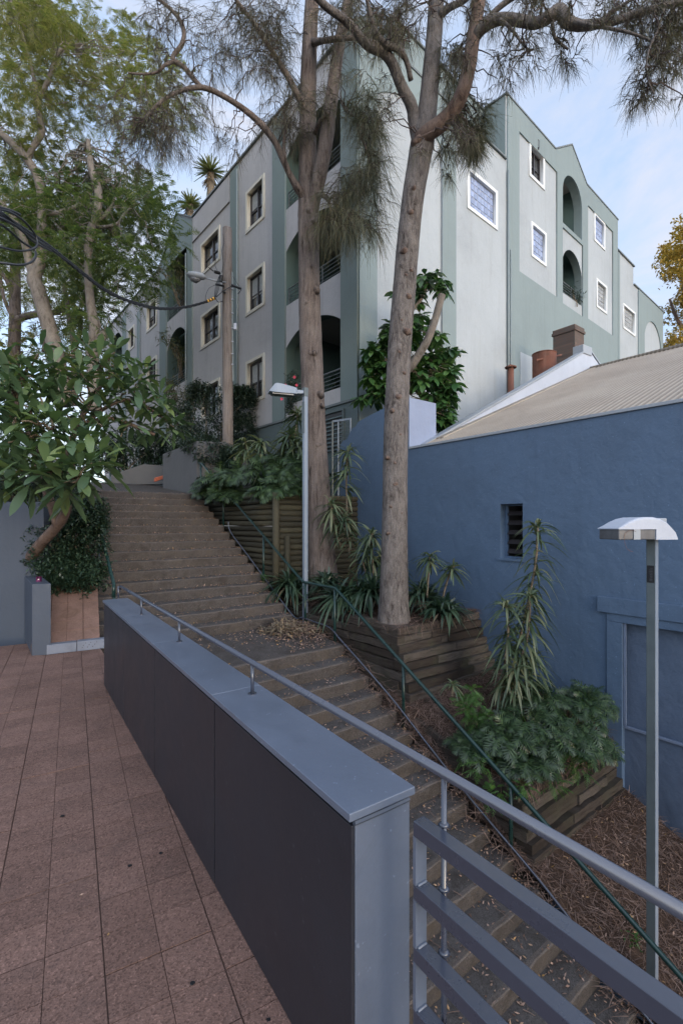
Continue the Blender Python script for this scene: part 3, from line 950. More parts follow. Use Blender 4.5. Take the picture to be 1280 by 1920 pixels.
BW = Face(F(0, 7.0), DS, -DR)
def blue_house():
    T = thing('blue_house', 'low blue painted house with a pale corrugated iron roof and white gable parapet', 'house', F(0, 7.2, -3))
    hole_w = rect(4.27, 4.68, 1.12, 2.03); hole_d = rect(0.5, 2.77, -3.6, 0.345)
    slab(BW, rect(-9, 6.82, -4.9, 3.22), [hole_w, hole_d], -0.22, 0, 'wall', M['bluewall'], T)
    # blocked doorway
    w = MB()
    w.box(BW.p(0.45, -1.09, -0.20), DS * 2.36, DR * -0.08, Z * 1.47)
    w.box(BW.p(0.45, -3.7, -0.20), DS * 2.36, DR * -0.15, Z * 2.61)
    w.build('doorway_infill', M['blueinner'], T)
    w = MB(); w.box(BW.p(0.5, -1.10, -0.06), DS * 2.27, DR * -0.045, Z * 0.035); w.build('ledge', M['bluebead'], T, bevel=0.006)
    w = MB()
    w.box(BW.p(2.77, -3.6, 0.001), DS * 0.20, DR * -0.03, Z * 3.945)
    w.box(BW.p(0.0, 0.347, 0.001), DS * 2.97, DR * -0.03, Z * 0.113)
    w.build('door_surround', M['bluewall'], T, bevel=0.004)
    w = MB(); w.box(BW.p(0.0, 0.462, 0.001), DS * 3.09, DR * -0.055, Z * 0.215); w.build('door_lintel', M['bluewall'], T, bevel=0.006)
    w = MB(); w.box(BW.p(2.735, -1.05, -0.02), DS * 0.03, DR * -0.02, Z * 1.39); w.build('door_bead', M['bluebead'], T)
    # louvred window
    wn = MB()
    wn.box(BW.p(4.24, 1.085, 0.002), DS * 0.47, DR * -0.025, Z * 0.034)
    wn.box(BW.p(4.27, 1.12, -0.20), DS * 0.03, DR * -0.05, Z * 0.91)
    wn.box(BW.p(4.65, 1.12, -0.20), DS * 0.03, DR * -0.05, Z * 0.91)
    wn.box(BW.p(4.30, 1.12, -0.20), DS * 0.35, DR * -0.05, Z * 0.03)
    wn.box(BW.p(4.30, 2.00, -0.20), DS * 0.35, DR * -0.05, Z * 0.03)
    wo_ = wn.build('window', M['bluewall'], T)
    lv = MB()
    for k in range(5):
        z = 1.20 + 0.16 * k
        lv.box(BW.p(4.30, z, -0.155), DS * 0.35, (DR * 0.07 + Z * 0.07), (Z * 0.005 + DR * -0.003))
    lv.build('louvre', M['sash'], wo_)
    bk = MB(); bk.box(BW.p(4.1, 1.0, -0.9), DS * 1.6, DR * 0.01, Z * 1.2); bk.box(BW.p(4.75, 1.0, -0.26), DS * 0.01, DR * 0.64, Z * 1.2); bk.box(BW.p(4.1, 2.1, -0.26), DS * 0.7, DR * 0.64, Z * 0.01); bk.box(BW.p(4.1, 1.0, -0.26), DS * 0.7, DR * 0.64, Z * 0.01); bk.build('dark_interior', M['black'], wo_)
    # coping along the top of the front wall
    c = MB(); c.box(BW.p(-9, 3.222, 0.03), DS * 15.80, DR * 0.28, Z * 0.045); c.build('coping', M['greymetal'], T, bevel=0.004)
    # corrugated roof
    s0, s1 = -9.0, 6.62
    pitch = 0.10; n = int((s1 - s0) / pitch) * 6
    sv = np.linspace(s0, s1, n + 1); wv = 0.019 * np.sin(2 * np.pi * sv / pitch)
    def roof(ra, za, rb, zb, nm):
        k = 12
        V = []
        for i in range(k + 1):
            f = i / k; r = ra + (rb - ra) * f
            sag = 0.02 * math.sin(f * 9) * 0.5
            zz = za + (zb - za) * f + sag
            V.append(np.stack([DR.x * r + DS.x * sv, DR.y * r + DS.y * sv, zz + wv + 0.012 * np.sin(sv * 1.9 + f * 3)], 1))
        V = np.concatenate(V); idx = np.arange((k + 1) * (n + 1)).reshape(k + 1, n + 1)
        q = np.stack([idx[:-1, :-1], idx[:-1, 1:], idx[1:, 1:], idx[1:, :-1]], -1).reshape(-1, 4)
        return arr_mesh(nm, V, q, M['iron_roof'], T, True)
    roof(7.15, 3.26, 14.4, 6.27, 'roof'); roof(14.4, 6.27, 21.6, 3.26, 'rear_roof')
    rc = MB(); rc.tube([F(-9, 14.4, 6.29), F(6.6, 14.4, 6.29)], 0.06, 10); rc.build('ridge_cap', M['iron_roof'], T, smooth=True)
    # gable parapet
    GF = Face(F(6.64, 0), DR, -DS)
    g = slab(GF, [(7.3, -4.9), (21.6, -4.9), (21.6, 3.52), (14.4, 6.86), (7.3, 3.28)], [], -0.18, 0, 'gable_parapet', M['white'], T)
    k = MB()
    a = GF.p(7.32, 3.305, 0.02); b = GF.p(14.42, 6.882, 0.02); e = GF.p(21.6, 3.54, 0.02)
    k.prism([a, a + Z * 0.05, b + Z * 0.05, b], DS * 0.23)
    k.prism([b + Vector((0,0,0)), b + Z * 0.05, e + Z * 0.05, e], DS * 0.23)
    k.build('gable_coping', M['greymetal'], T)
    k = MB()
    k.box(GF.p(7.6, 3.46, 0.005), DR * 6.7 + Z * 2.78, DS * -0.22 + Z * 0.0, Z * 0.035)
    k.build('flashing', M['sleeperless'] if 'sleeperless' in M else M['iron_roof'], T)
    k = MB(); k.box(GF.p(14.0, 6.68, 0.03), DR * 0.55 + Z * 0.02, DS * 0.32, Z * 0.26); k.build('apex_block', M['greymetal'], T, bevel=0.02)
    # back and near walls so that the house is solid
    w = MB(); w.box(F(-9, 21.4, -4.9), DS * 15.8, DR * 0.2, Z * 8.1); w.box(F(-9.2, 7.2, -4.9), DR * 14.2, DS * 0.19, Z * 8.1)
    w.build('rear_wall', M['bluewall'], T)
blue_house()

def stub_wall():
    T = thing('stepped_boundary_wall', 'taller blue boundary wall with a ragged curved top, rising beyond the low house', 'wall', F(7, 7.1, 0))
    px = [(766, 745), (745, 752), (718, 766), (690, 780), (672, 790), (666, 800), (660, 803), (654, 815), (650, 824), (643, 826), (636, 838), (631, 842), (630, 870)]
    pts = [BW.tz(u, v) for u, v in px]
    tl = pts[-1][0]
    outer = [(6.825, -1.5)] + [(6.825, pts[0][1])] + pts[1:] + [(tl, -1.5)]
    slab(BW, outer, [], -0.25, 0, 'wall', M['bluewall'], T)
    r = MB(); r.box(F(6.827, 7.25, 2.8), DR * 0.56, DS * 0.24, Z * (pts[0][1] - 2.8))
    r.build('return_wall', M['bluewall_lit'], T, bevel=0.008)
    r = MB(); r.box(F(6.80, 7.002, 3.27), DR * 0.81, DS * 0.024, Z * (pts[0][1] - 3.27)); r.build('lit_end_face', M['bluewall_lit'], T)  # end sheet in the lit copy of the wall blue
stub_wall()

# ---- log retaining wall
def log_wall():
    T = thing('log_retaining_wall', 'mossy retaining wall of stacked round logs below the lobed leaf plants', 'retaining wall', F(8.5, 4.9, 0))
    m = MB()
    z = 2.30
    i = 0
    while z > -0.4:
        s_lo = 8.5
        s_hi = min(13.5, 12.6)
        # stop the log where the stairs cover it
        m.tube([F(8.42, 4.86 + rnd.uniform(-.008, .008), z), F(9.5, 4.865 + rnd.uniform(-.012, .012), z + rnd.uniform(-.01, .01)), F(10.5, 4.87 + rnd.uniform(-.01, .01), z + rnd.uniform(-.01, .01)), F(s_hi, 4.86, z)], 0.058, 10, jitter=0.05, seed=i)
        m.tube([F(8.5, 4.9, z - 0.03), F(8.5, 7.0, z - 0.03)], 0.062, 10, jitter=0.03, seed=i + 50)
        z -= 0.118; i += 1
    m.build('log', M['logs'], T, smooth=True)
    T_posts = ((8.42, 4.82, 2.34, 0.068), (8.40, 5.08, 1.45, 0.058))
    for s, r, zt, w in T_posts:
        m = MB(); m.tube([F(s, r, -0.3), F(s, r, zt)], w, 9, jitter=0.05); m.build('post', M['logs'], T, smooth=True)
    sheet('planted_bed', [F(8.6, 4.95, 2.27), F(8.6, 7.0, 2.27), F(13.5, 7.3, 2.6), F(13.5, 4.95, 2.6)], M['soil'], 0.1)
log_wall()

# ---- planters of stacked sleepers
def sleepers(name, label, r0, s_front, s_back, ztop, nrow, batter_s, batter_r, r1=7.0, left_back=None, hh=0.125):
    T = thing(name, label, 'planter', F(s_front, r0, ztop - 1))
    mf = MB(); ml = MB()
    for k in range(nrow):
        z1 = ztop - k * hh; z0 = z1 - hh + 0.012
        sf = s_front - batter_s * k + rnd.uniform(-.02, .02); rf = r0 - batter_r * k + rnd.uniform(-0.015, 0.015)
        # front run from the stairs side to the blue wall, in two or three lengths
        cuts = [rf] + sorted(rnd.uniform(rf + 0.5, r1 - 0.3) for _ in range(rnd.choice((1, 1, 2)))) + [r1 - 0.02 - 0.02 * k * 0]
        for a, b in zip(cuts[:-1], cuts[1:]):
            n = max(2, int((b - a) / 0.12))
            j = rnd.uniform(-0.012, 0.012)
            # worn plank: box with wandering edges
            rows = []
            for q in range(n + 1):
                rr = a + 0.006 + (b - a - 0.012) * q / n
                sag = 0.012 * math.sin(rr * 2 + k)
                e = [rnd.uniform(-.006, .006) for _ in range(4)]
                rows.append([F(sf + j + e[0], rr, z0 + sag + e[1]), F(sf + j + e[2], rr, z1 + sag + e[3]), F(sf + 0.2, rr, z1 + sag), F(sf + 0.2, rr, z0 + sag)])
            vs = [p for r_ in rows for p in r_]; fs = []
            for q in range(n):
                for h in range(4): fs.append((q * 4 + h, q * 4 + (h + 1) % 4, (q + 1) * 4 + (h + 1) % 4, (q + 1) * 4 + h))
            fs += [(0, 1, 2, 3), tuple(range(n * 4 + 3, n * 4 - 1, -1))]
            mf.add(vs, fs)
        sb = left_back or s_back
        ends = [sf + (0.0 if k % 2 else 0.21)]
        while ends[-1] < sb - 0.9: ends.append(ends[-1] + rnd.uniform(0.9, 1.6))
        ends.append(sb)
        for a, b in zip(ends[:-1], ends[1:]):
            n = max(2, int((b - a) / 0.12)); j = rnd.uniform(-0.014, 0.014)
            if b - a < 0.05: continue
            rows = []
            for q in range(n + 1):
                ss = a + 0.006 + (b - a - 0.012) * q / n
                sag = 0.012 * math.sin(ss * 2.3 + k)
                e = [rnd.uniform(-.006, .006) for _ in range(4)]
                rows.append([F(ss, rf + j + e[0], z0 + sag + e[1]), F(ss, rf + j + e[2], z1 + sag + e[3]), F(ss, rf + 0.2, z1 + sag), F(ss, rf + 0.2, z0 + sag)])
            vs = [p for r_ in rows for p in r_]; fs = []
            for q in range(n):
                for h in range(4): fs.append((q * 4 + h, q * 4 + (h + 1) % 4, (q + 1) * 4 + (h + 1) % 4, (q + 1) * 4 + h))
            fs += [(0, 1, 2, 3), tuple(range(n * 4 + 3, n * 4 - 1, -1))]
            ml.add(vs, fs)
    mf.build('front_sleepers', M['sleeper'], T); ml.build('side_sleepers', M['sleeper'], T)
    return T
sleepers('upper_sleeper_planter', 'large planter of weathered timber sleepers around the knotty trunk beside the landing', 4.98, 5.10, 8.4, 0.14, 10, 0.052, 0.012)
LT = sleepers('lower_sleeper_planter', 'lower planter of dark rotting sleepers holding lobed leaf ground cover', 4.74, 2.92, 4.8, -1.27, 9, 0.035, 0.006, left_back=4.9)
# a last sleeper edging further down
m = MB(); m.box(F(2.35, 4.72, -2.42), DS * -2.6 + Z * -1.25, DR * 0.10, Z * 0.16)
tag(m.build('edging_sleeper', M['sleeper'], bevel=0.012), 'single sleeper edging the needle covered bed below both planters', 'edging')

def soil_patch(name, s0, s1, r0, r1, zf, ns=14, nr=10, amp=0.03):
    V = []; 
    for i in range(ns + 1):
        for j in range(nr + 1):
            s = s0 + (s1 - s0) * i / ns; r = r0 + (r1 - r0) * j / nr
            V.append(F(s, r, zf(s, r) + amp * math.sin(s * 5 + r * 3) * math.cos(r * 6 - s) + rnd.uniform(-amp, amp) * 0.5))
    idx = [(i * (nr + 1) + j, i * (nr + 1) + j + 1, (i + 1) * (nr + 1) + j + 1, (i + 1) * (nr + 1) + j) for i in range(ns) for j in range(nr)]
    mb = MB(); mb.add(V, idx)
    return structure(mb.build(name, M['soil'], smooth=True))
zA = lambda s, r: 0.11 + 0.03 * (r - 5) + max(0, s - 6.5) * 0.08
zB = lambda s, r: -1.30 + (s - 2.95) * 0.24 + (r - 5) * 0.06
m = MB()
for k, (sa, sb) in enumerate(((3.05, 4.0), (4.01, 4.6), (4.61, 5.06))):
    m.prism([F(sa, 4.75, zB(sa, 4.8) - 0.02), F(sb, 4.75, zB(sb, 4.8) - 0.02), F(sb, 4.75, zB(sb, 4.8) - 0.36), F(sa, 4.75, zB(sa, 4.8) - 0.36)], DR * 0.07)
m.build('edge_board', M['sleeper'], LT)
zC = lambda s, r: -2.05 + (s - 2.6) * 0.50 + (r - 5) * 0.03
soil_patch('upper_bed', 5.15, 8.5, 5.05, 7.0, zA)
soil_patch('middle_bed', 3.0, 5.1, 4.80, 7.0, zB)
soil_patch('verge_bed', 2.75, 5.1, 4.60, 4.82, lambda s, r: stair_z(s) + 0.03 + (zB(s, r) - stair_z(s)) * min(1, max(0, (s - 4.2) * 2)) * (r - 4.6) / 0.22, 14, 4, .008)
soil_patch('lower_bed', -3.5, 2.95, 4.62, 7.0, zC, 30, 12)

# ---- concrete planters at the head of the stairs
def head_planters():
    a = P(305, 905, 15.1); b = P(369, 915, 12.75); c = P(420, 905, 12.0)
    ztop = P(305, 851, 15.1).z
    m = MB()
    poly = [Vector((a.x, a.y, 2.2)), Vector((b.x, b.y, 2.2)), Vector((-3.15, 12.95, 2.2)), Vector((-3.0, 15, 2.2)), Vector((-4.2, 16.8, 2.2))]
    m.prism(poly, (0, 0, ztop - 2.2))
    tag(m.build('concrete_planter', M['planter'], bevel=0.015), 'tall grey rendered planter holding the dark bushy shrub at the head of the steps', 'planter')
    m = MB()
    pts = [P(208, 908, 16.6), P(306, 908, 16.6), P(306, 873, 16.6), P(270, 870, 16.6), P(236, 881, 16.6), P(208, 890, 16.6)]
    m.prism(pts, (0.1, 0.3, 0))
    tag(m.build('low_planter_wall', M['planter'], bevel=0.01), 'low grey wall sloping up to meet the tall rendered planter behind the top landing', 'wall')
    T = thing('orange_slats', 'small pile of orange slats leaning in the corner of the grey planter walls', 'slats', P(294, 903, 16.3))
    for k in range(3):
        m = MB(); o = P(289, 903, 15.9) + Z * (0.045 * k)
        m.box(o, Vector((0.30, 0.02 * k, 0.10)), Vector((0, 0.08, 0)), Z * 0.03); m.build('slat', M['orange'], T)
    m = MB()
    a = P(438, 905, 12.9); 
    m.box(Vector((a.x - 0.1, a.y, 2.2)), Vector((0.75, 0.2, 0)), Vector((-0.2, 0.5, 0)), Z * (P(438, 868, 12.9).z - 2.2))
    tag(m.build('planter_block', M['planter'], bevel=0.01), 'small pale rendered block beside the timber utility pole', 'planter')
head_planters()

# ---- mesh gate behind the stepped wall
def gate():
    A = P(623, 790, 11.6); B = P(659, 797, 11.3)
    zb = 1.7; zt = A.z
    T = thing('mesh_gate', 'pale green steel gate with wire mesh squeezed between leaning trunk and blue boundary wall', 'gate', (A.x, A.y, zb))
    d = Vector((B.x - A.x, B.y - A.y, 0)); L = d.length; d.normalize()
    for x, w in ((0, 0.05), (0.17, 0.035), (L - 0.03, 0.04)):
        m = MB(); p = Vector((A.x, A.y, 0)) + d * x
        m.tube([Vector((p.x, p.y, zb)), Vector((p.x, p.y, zt))], w / 2, 8); m.build('post', M['pole'] if x == 0 else M['polelight'], T)
    m = MB(); m.box(Vector((A.x, A.y, zt - 0.02)), d * L, Vector((0, 0.04, 0)), Z * 0.045); m.build('top_rail', M['polelight'], T)
    m = MB()
    x = 0.20
    while x < L:
        p = Vector((A.x, A.y, 0)) + d * x
        m.tube([Vector((p.x, p.y, zb)), Vector((p.x, p.y, zt - 0.02))], 0.006, 4); x += 0.06
    z = zb
    while z < zt:
        p = Vector((A.x, A.y, z)); m.tube([p + d * 0.05, p + d * L], 0.006, 4); z += 0.09
    m.build('wire_mesh', M['pole'], T)
gate()

# ================================================================== APARTMENT BUILDING
CX, CY = 0.42, 11.77
LF = Face((CX, CY, 0), (-0.6477, 0.7619, 0), (-0.7619, -0.6477, 0))
RF = Face((CX, CY, 0), (0.754, 0.657, 0), (0.657, -0.754, 0))
BLD = thing('apartment_building', 'large grey and green rendered apartment block with arched balconies and cream framed windows', 'building', (CX, CY, 3))
ZB = 2.0

def win_from_px(face, ul, ur, tl, tr, bl, br):
    t0, t1 = sorted((face.t(ul), face.t(ur)))
    zt = (face.z(ul, tl) + face.z(ur, tr)) / 2; zb = (face.z(ul, bl) + face.z(ur, br)) / 2
    return t0, t1, zb, zt

def window(face, w, kind, trim, fw=0.16, blind=0, side=0):
    """frame ring proud of the wall, sash and pane set back in the opening"""
    t0, t1, z0, z1 = w
    i0, i1, k0, k1 = t0 + fw, t1 - fw, z0 + fw * 0.85, z1 - fw * 0.85
    fr = slab(face, rect(t0, t1, z0, z1), [rect(i0, i1, k0, k1)], -0.06, 0.035, 'window', M[trim], BLD)
    if kind in ('blue', 'grey'):
        m = MB(); n = max(2, round((i1 - i0) / 0.20)); q = max(2, round((k1 - k0) / 0.20))
        dw = (i1 - i0) / n; dh = (k1 - k0) / q
        for a in range(n):
            for b in range(q):
                ta = i0 + a * dw + 0.009; za = k0 + b * dh + 0.009; tb = ta + dw - 0.018; zb = za + dh - 0.018
                e = 0.02
                o = -0.075; f = -0.060
                vs = [face.p(ta, za, o), face.p(tb, za, o), face.p(tb, zb, o), face.p(ta, zb, o),
                      face.p(ta + e, za + e, f), face.p(tb - e, za + e, f), face.p(tb - e, zb - e, f), face.p(ta + e, zb - e, f)]
                m.add(vs, [(4, 5, 6, 7), (0, 1, 5, 4), (1, 2, 6, 5), (2, 3, 7, 6), (3, 0, 4, 7)])
        m.build('glass_blocks', M['block_' + kind], fr)
        m = MB(); m.box(face.p(i0 - .02, k0 - .02, -0.12), face.d * (i1 - i0 + .04), face.n * 0.04, Z * (k1 - k0 + .04)); m.build('mortar', M['white'], fr)
        return fr
    D = -0.13
    m = MB(); m.box(face.p(i0 - .02, k0 - .02, D - 0.03), face.d * (i1 - i0 + .04), face.n * 0.012, Z * (k1 - k0 + .04)); m.build('pane', M['glass'], fr)
    m = MB(); b = 0.055
    W = i1 - i0; H = k1 - k0
    m.box(face.p(i0, k0, D - 0.015), face.d * W, face.n * 0.05, Z * b)
    m.box(face.p(i0, k1 - b, D - 0.015), face.d * W, face.n * 0.05, Z * b)
    m.box(face.p(i0, k0 + b, D - 0.015), face.d * b, face.n * 0.05, Z * (H - 2 * b))
    m.box(face.p(i1 - b, k0 + b, D - 0.015), face.d * b, face.n * 0.05, Z * (H - 2 * b))
    m.box(face.p((i0 + i1) / 2 - b / 2, k0 + b, D - 0.014), face.d * b, face.n * 0.05, Z * (H - 2 * b))
    m.box(face.p(i0 + b, k0 + H * 0.45, D - 0.013), face.d * (W - 2 * b), face.n * 0.03, Z * 0.03)
    m.build('sash', M['sash'], fr)
    if blind:
        m = MB()
        h = (H - 0.1) * blind
        n = 14
        a = i0 + b + (W / 2 if side else 0); wd = W / 2 - b * 1.5 if side else W - 2 * b
        for k in range(n):
            m.box(face.p(a, k1 - b - h * (k + 1) / n, D - 0.012), face.d * wd, face.n * 0.008, Z * (h / n - 0.008))
        m.build('blind', M['blind'], fr)
    # reveals of the opening
    m = MB()
    m.box(face.p(i0 - 0.01, k0 - .01, -0.2), face.d * 0.008, face.n * 0.15, Z * (H + .02)); m.box(face.p(i1 + 0.002, k0 - .01, -0.2), face.d * 0.008, face.n * 0.15, Z * (H + .02))
    m.box(face.p(i0, k1 + 0.002, -0.2), face.d * W, face.n * 0.15, Z * 0.008); m.box(face.p(i0, k0 - 0.010, -0.2), face.d * W, face.n * 0.15, Z * 0.008)
    m.build('reveal', M[trim], fr)
    return fr

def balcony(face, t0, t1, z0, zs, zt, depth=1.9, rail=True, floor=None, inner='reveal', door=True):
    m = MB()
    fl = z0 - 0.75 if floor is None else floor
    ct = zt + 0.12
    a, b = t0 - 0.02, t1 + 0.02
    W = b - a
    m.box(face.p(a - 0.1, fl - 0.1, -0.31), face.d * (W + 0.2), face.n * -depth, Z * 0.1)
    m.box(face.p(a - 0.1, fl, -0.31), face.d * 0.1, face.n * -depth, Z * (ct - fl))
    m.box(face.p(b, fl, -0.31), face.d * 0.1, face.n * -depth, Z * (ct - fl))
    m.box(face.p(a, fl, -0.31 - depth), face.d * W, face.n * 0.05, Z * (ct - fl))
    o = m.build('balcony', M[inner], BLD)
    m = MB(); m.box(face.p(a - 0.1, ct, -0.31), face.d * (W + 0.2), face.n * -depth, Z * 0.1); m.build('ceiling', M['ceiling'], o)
    if door:
        m = MB(); z1 = fl + 2.15
        m.box(face.p(a + W * 0.12, fl, -0.31 - depth + 0.052), face.d * (W * 0.76), face.n * 0.02, Z * 2.1); m.build('door_glass', M['glass'], o)
        m = MB()
        for x in (0.10, 0.48, 0.86): m.box(face.p(a + W * x, fl, -0.31 - depth + 0.055), face.d * 0.08, face.n * 0.05, Z * 2.1)
        m.box(face.p(a + W * 0.08, z1 - 0.04, -0.31 - depth + 0.055), face.d * (W * 0.84), face.n * 0.06, Z * 0.14)
        m.build('door_frame', M['cream'], o)
    if rail:
        m = MB()
        for k in range(5):
            z = z0 + 0.09 + k * 0.105
            m.tube([face.p(t0 + 0.04, z, -0.06), face.p(t1 - 0.04, z, -0.06)], 0.011 if k < 4 else 0.021, 6)
        n = max(2, int((t1 - t0) / 0.8))
        for k in range(n + 1):
            t = t0 + 0.06 + (t1 - t0 - 0.12) * k / n
            m.box(face.p(t - 0.014, z0 - 0.002, -0.075), face.d * 0.028, face.n * 0.03, Z * 0.53)
        m.build('balcony_railing', M['steelrail'], BLD)

# ---------------------------------------------------------------- left (street) face
tb0, tb1 = LF.t(640.5), LF.t(536.5)
z0s = (5.25, 8.24, 11.12); zss = (6.98, 9.86, 12.68)
arches1 = [arch(tb0, tb1, a, b, b + 0.45) for a, b in zip(z0s, zss)]
tc0, tc1 = LF.t(351.5), LF.t(313.5)
def bay2(v0l, v0r, vpk, ul=313.5, ur=351.5):
    z0 = (LF.z(ul, v0l) + LF.z(ur, v0r)) / 2
    return z0
b2 = [(LF.z(351, 571) + LF.z(318, 600)) / 2, (LF.z(350, 700) + LF.z(312, 745)) / 2]
print('bay2', b2, LF.z(313, 494), LF.z(351, 457), LF.z(312.7, 652), LF.z(350, 619), 'ts', tb0, tb1, tc0, tc1)
arches2 = [arch(tc0, tc1, 8.9, 11.9, 12.75), arch(tc0, tc1, 5.85, 7.9, 8.75)]
arches2 = [arch(tc0, tc1, b2[0], LF.z(313, 500), LF.z(313, 500) + 0.75), arch(tc0, tc1, b2[1], LF.z(312.7, 660), LF.z(312.7, 660) + 0.7)]
td0, td1 = LF.t(229.5), LF.t(208)
arches3 = [arch(td0, td1, LF.z(229, 720), LF.z(209, 660), LF.z(209, 660) + 0.8)]
wl = []
# column at u 461..497
for v in ((358, 328, 437, 410), (517, 492, 595, 570), (679, 661, 762, 744)): wl.append((win_from_px(LF, 461.5, 496.5, *v), 'clear'))
for v in ((458.6, 421.5, 515, 490), (591, 566, 656, 634), (724, 708.6, 790, 775)): wl.append((win_from_px(LF, 377, 413, *v), 'clear'))
for v in ((577.5, 554.5, 626.7, 607), (681, 665, 728, 714)): wl.append((win_from_px(LF, 275, 294.3, *v), 'clear'))
for v in ((617, 610, 661.7, 648.6),): wl.append((win_from_px(LF, 241, 252.3, *v), 'clear'))
TL_END = LF.t(196)
prof_l = [(0, ZB), (TL_END, ZB), (TL_END, 13.7), (13.9, 13.7), (13.2, 14.1), (12.6, 14.6), (11.75, 15.25), (10.05, 14.25), (0, 14.25)]
holes = arches1 + arches2 + arches3
for (t0, t1, z0, z1), k in wl: holes.append(rect(t0 + 0.07, t1 - 0.07, z0 + 0.07, z1 - 0.07))
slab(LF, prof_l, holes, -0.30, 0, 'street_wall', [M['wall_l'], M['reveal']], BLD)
for i, (w, k) in enumerate(wl): window(LF, w, k, 'cream', 0.115, blind=(0.45, 0.6, 0.5, 0, 0, 0, 0.4, 0, 0)[i], side=(1, 0, 0)[i] if i < 3 else 1)
for a in z0s: pass
for i in range(3): balcony(LF, tb0, tb1, z0s[i], zss[i], zss[i] + 0.45, rail=True, floor=z0s[i] - 0.45)
for i in range(2): balcony(LF, tc0, tc1, b2[i], 0, max(p[1] for p in arches2[i]), 1.6)
balcony(LF, td0, td1, LF.z(229, 720), 0, max(p[1] for p in arches3[0]), 1.6, door=False)
# pilasters, proud of the wall
def pil(face, ua, ub, z0, z1, mat, off=0.05, name='pilaster'):
    a, b = sorted((face.t(ua), face.t(ub)))
    return slab(face, rect(a, b, z0, z1), [], 0.002, off, name, M[mat], BLD)
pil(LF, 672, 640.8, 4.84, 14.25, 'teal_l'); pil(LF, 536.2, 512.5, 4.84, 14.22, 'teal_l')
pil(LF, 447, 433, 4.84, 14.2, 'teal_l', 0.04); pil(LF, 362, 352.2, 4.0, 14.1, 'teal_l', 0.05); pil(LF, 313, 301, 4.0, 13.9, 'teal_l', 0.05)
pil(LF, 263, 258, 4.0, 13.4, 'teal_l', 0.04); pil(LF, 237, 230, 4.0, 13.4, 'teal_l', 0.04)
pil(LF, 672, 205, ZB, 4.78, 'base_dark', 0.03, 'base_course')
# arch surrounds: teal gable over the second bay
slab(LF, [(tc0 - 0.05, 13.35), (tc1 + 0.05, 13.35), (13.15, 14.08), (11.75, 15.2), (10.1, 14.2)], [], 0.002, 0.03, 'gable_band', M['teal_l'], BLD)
# band line under the roof edge
m = MB()
for ua, ub in ((362.5, 431),):
    a, b = sorted((LF.t(ua), LF.t(ub))); m.box(LF.p(a, 13.22, 0.002), LF.d * (b - a), LF.n * 0.05, Z * 0.05); m.box(LF.p(a, 13.272, 0.002), LF.d * (b - a), LF.n * 0.03, Z * 0.93)
m.build('frieze', M['wall_l'], BLD)
m = MB(); a, b = sorted((LF.t(300), LF.t(258))); m.box(LF.p(a, 12.75, 0.002), LF.d * (b - a), LF.n * 0.04, Z * 0.9); m.build('frieze', M['wall_l'], BLD)
# string course and louvred vent
m = MB(); m.box(LF.p(0, 4.78, 0.002), LF.d * 8, LF.n * 0.08, Z * 0.06); m.build('string_course', M['coping'], BLD)
m = MB(); va, vb = LF.t(646), LF.t(606); m.box(LF.p(va, 3.6, 0.032), LF.d * (vb - va), LF.n * 0.008, Z * 1.0); vo = m.build('vent', M['black'], BLD)
m = MB()
for k in range(9): m.box(LF.p(va + 0.02, 3.65 + k * 0.105, 0.042), LF.d * (vb - va - 0.04), LF.n * 0.05 + Z * -0.045, Z * 0.012)
m.build('vent_blade', M['base_dark'], vo)
m = MB()
fr = 0.05
m.box(LF.p(va - fr, 3.55, 0.032), LF.d * fr, LF.n * 0.06, Z * 1.10); m.box(LF.p(vb, 3.55, 0.032), LF.d * fr, LF.n * 0.06, Z * 1.10); m.box(LF.p(va, 4.61, 0.032), LF.d * (vb - va), LF.n * 0.06, Z * 0.05)
m.build('vent_frame', M['base_dark'], vo)
m = MB()
t = LF.t(447.6); m.tube([LF.p(t, 4.2, 0.07), LF.p(t, 14.0, 0.07)], 0.03, 8)
t = LF.t(264); m.tube([LF.p(t, 4.0, 0.07), LF.p(t, 13.4, 0.07)], 0.03, 8)
t = LF.t(352); m.tube([LF.p(t, 4.2, 0.09), LF.p(t, 13.0, 0.09)], 0.03, 8)
m.build('downpipe', M['pipe'], BLD, smooth=True)
def copings(face, pts, w=0.42, h=0.06, mat='coping', over=0.07):
    m = MB()
    for (a, za), (b, zb) in zip(pts[:-1], pts[1:]):
        if abs(a - b) < 0.01: continue
        m.prism([face.p(a, za, over), face.p(b, zb, over), face.p(b, zb + h, over), face.p(a, za + h, over)], face.n * -w)
    return m.build('coping', M[mat], BLD)
copings(LF, [(0, 14.255), (10.05, 14.255)]); copings(LF, [(10.06, 14.256), (11.75, 15.256), (12.6, 14.606), (13.2, 14.106), (13.9, 13.706), (TL_END, 13.706)])

# ---------------------------------------------------------------- right face
PR = [(0, ZB), (24.4, ZB), (24.4, 14.12), (19.55, 14.12), (19.55, 15.05), (17.25, 15.05), (17.25, 16.5), (13.6, 16.5), (12.1, 17.45), (10.6, 16.5), (6.93, 16.5), (6.93, 14.24), (0, 14.24)]
wr = [
    (win_from_px(RF, 874.6, 931.5, 311, 358.5, 389.7, 432), 'blue', 0.13),
    (win_from_px(RF, 990.6, 1019.8, 263, 292.9, 329, 356.8), 'clear', 0.14),
    (win_from_px(RF, 994.5, 1023, 412.6, 439, 479, 501), 'blue', 0.12),
    (win_from_px(RF, 1112.6, 1133, 398, 417.5, 452, 468.4), 'blue', 0.12),
    (win_from_px(RF, 1117, 1136.6, 521, 537, 576.7, 588), 'grey', 0.12),
    (win_from_px(RF, 1166.8, 1189.7, 567, 586.5, 614, 632), 'grey', 0.12)]
ta0, ta1 = RF.t(1052.5), RF.t(1088.5)
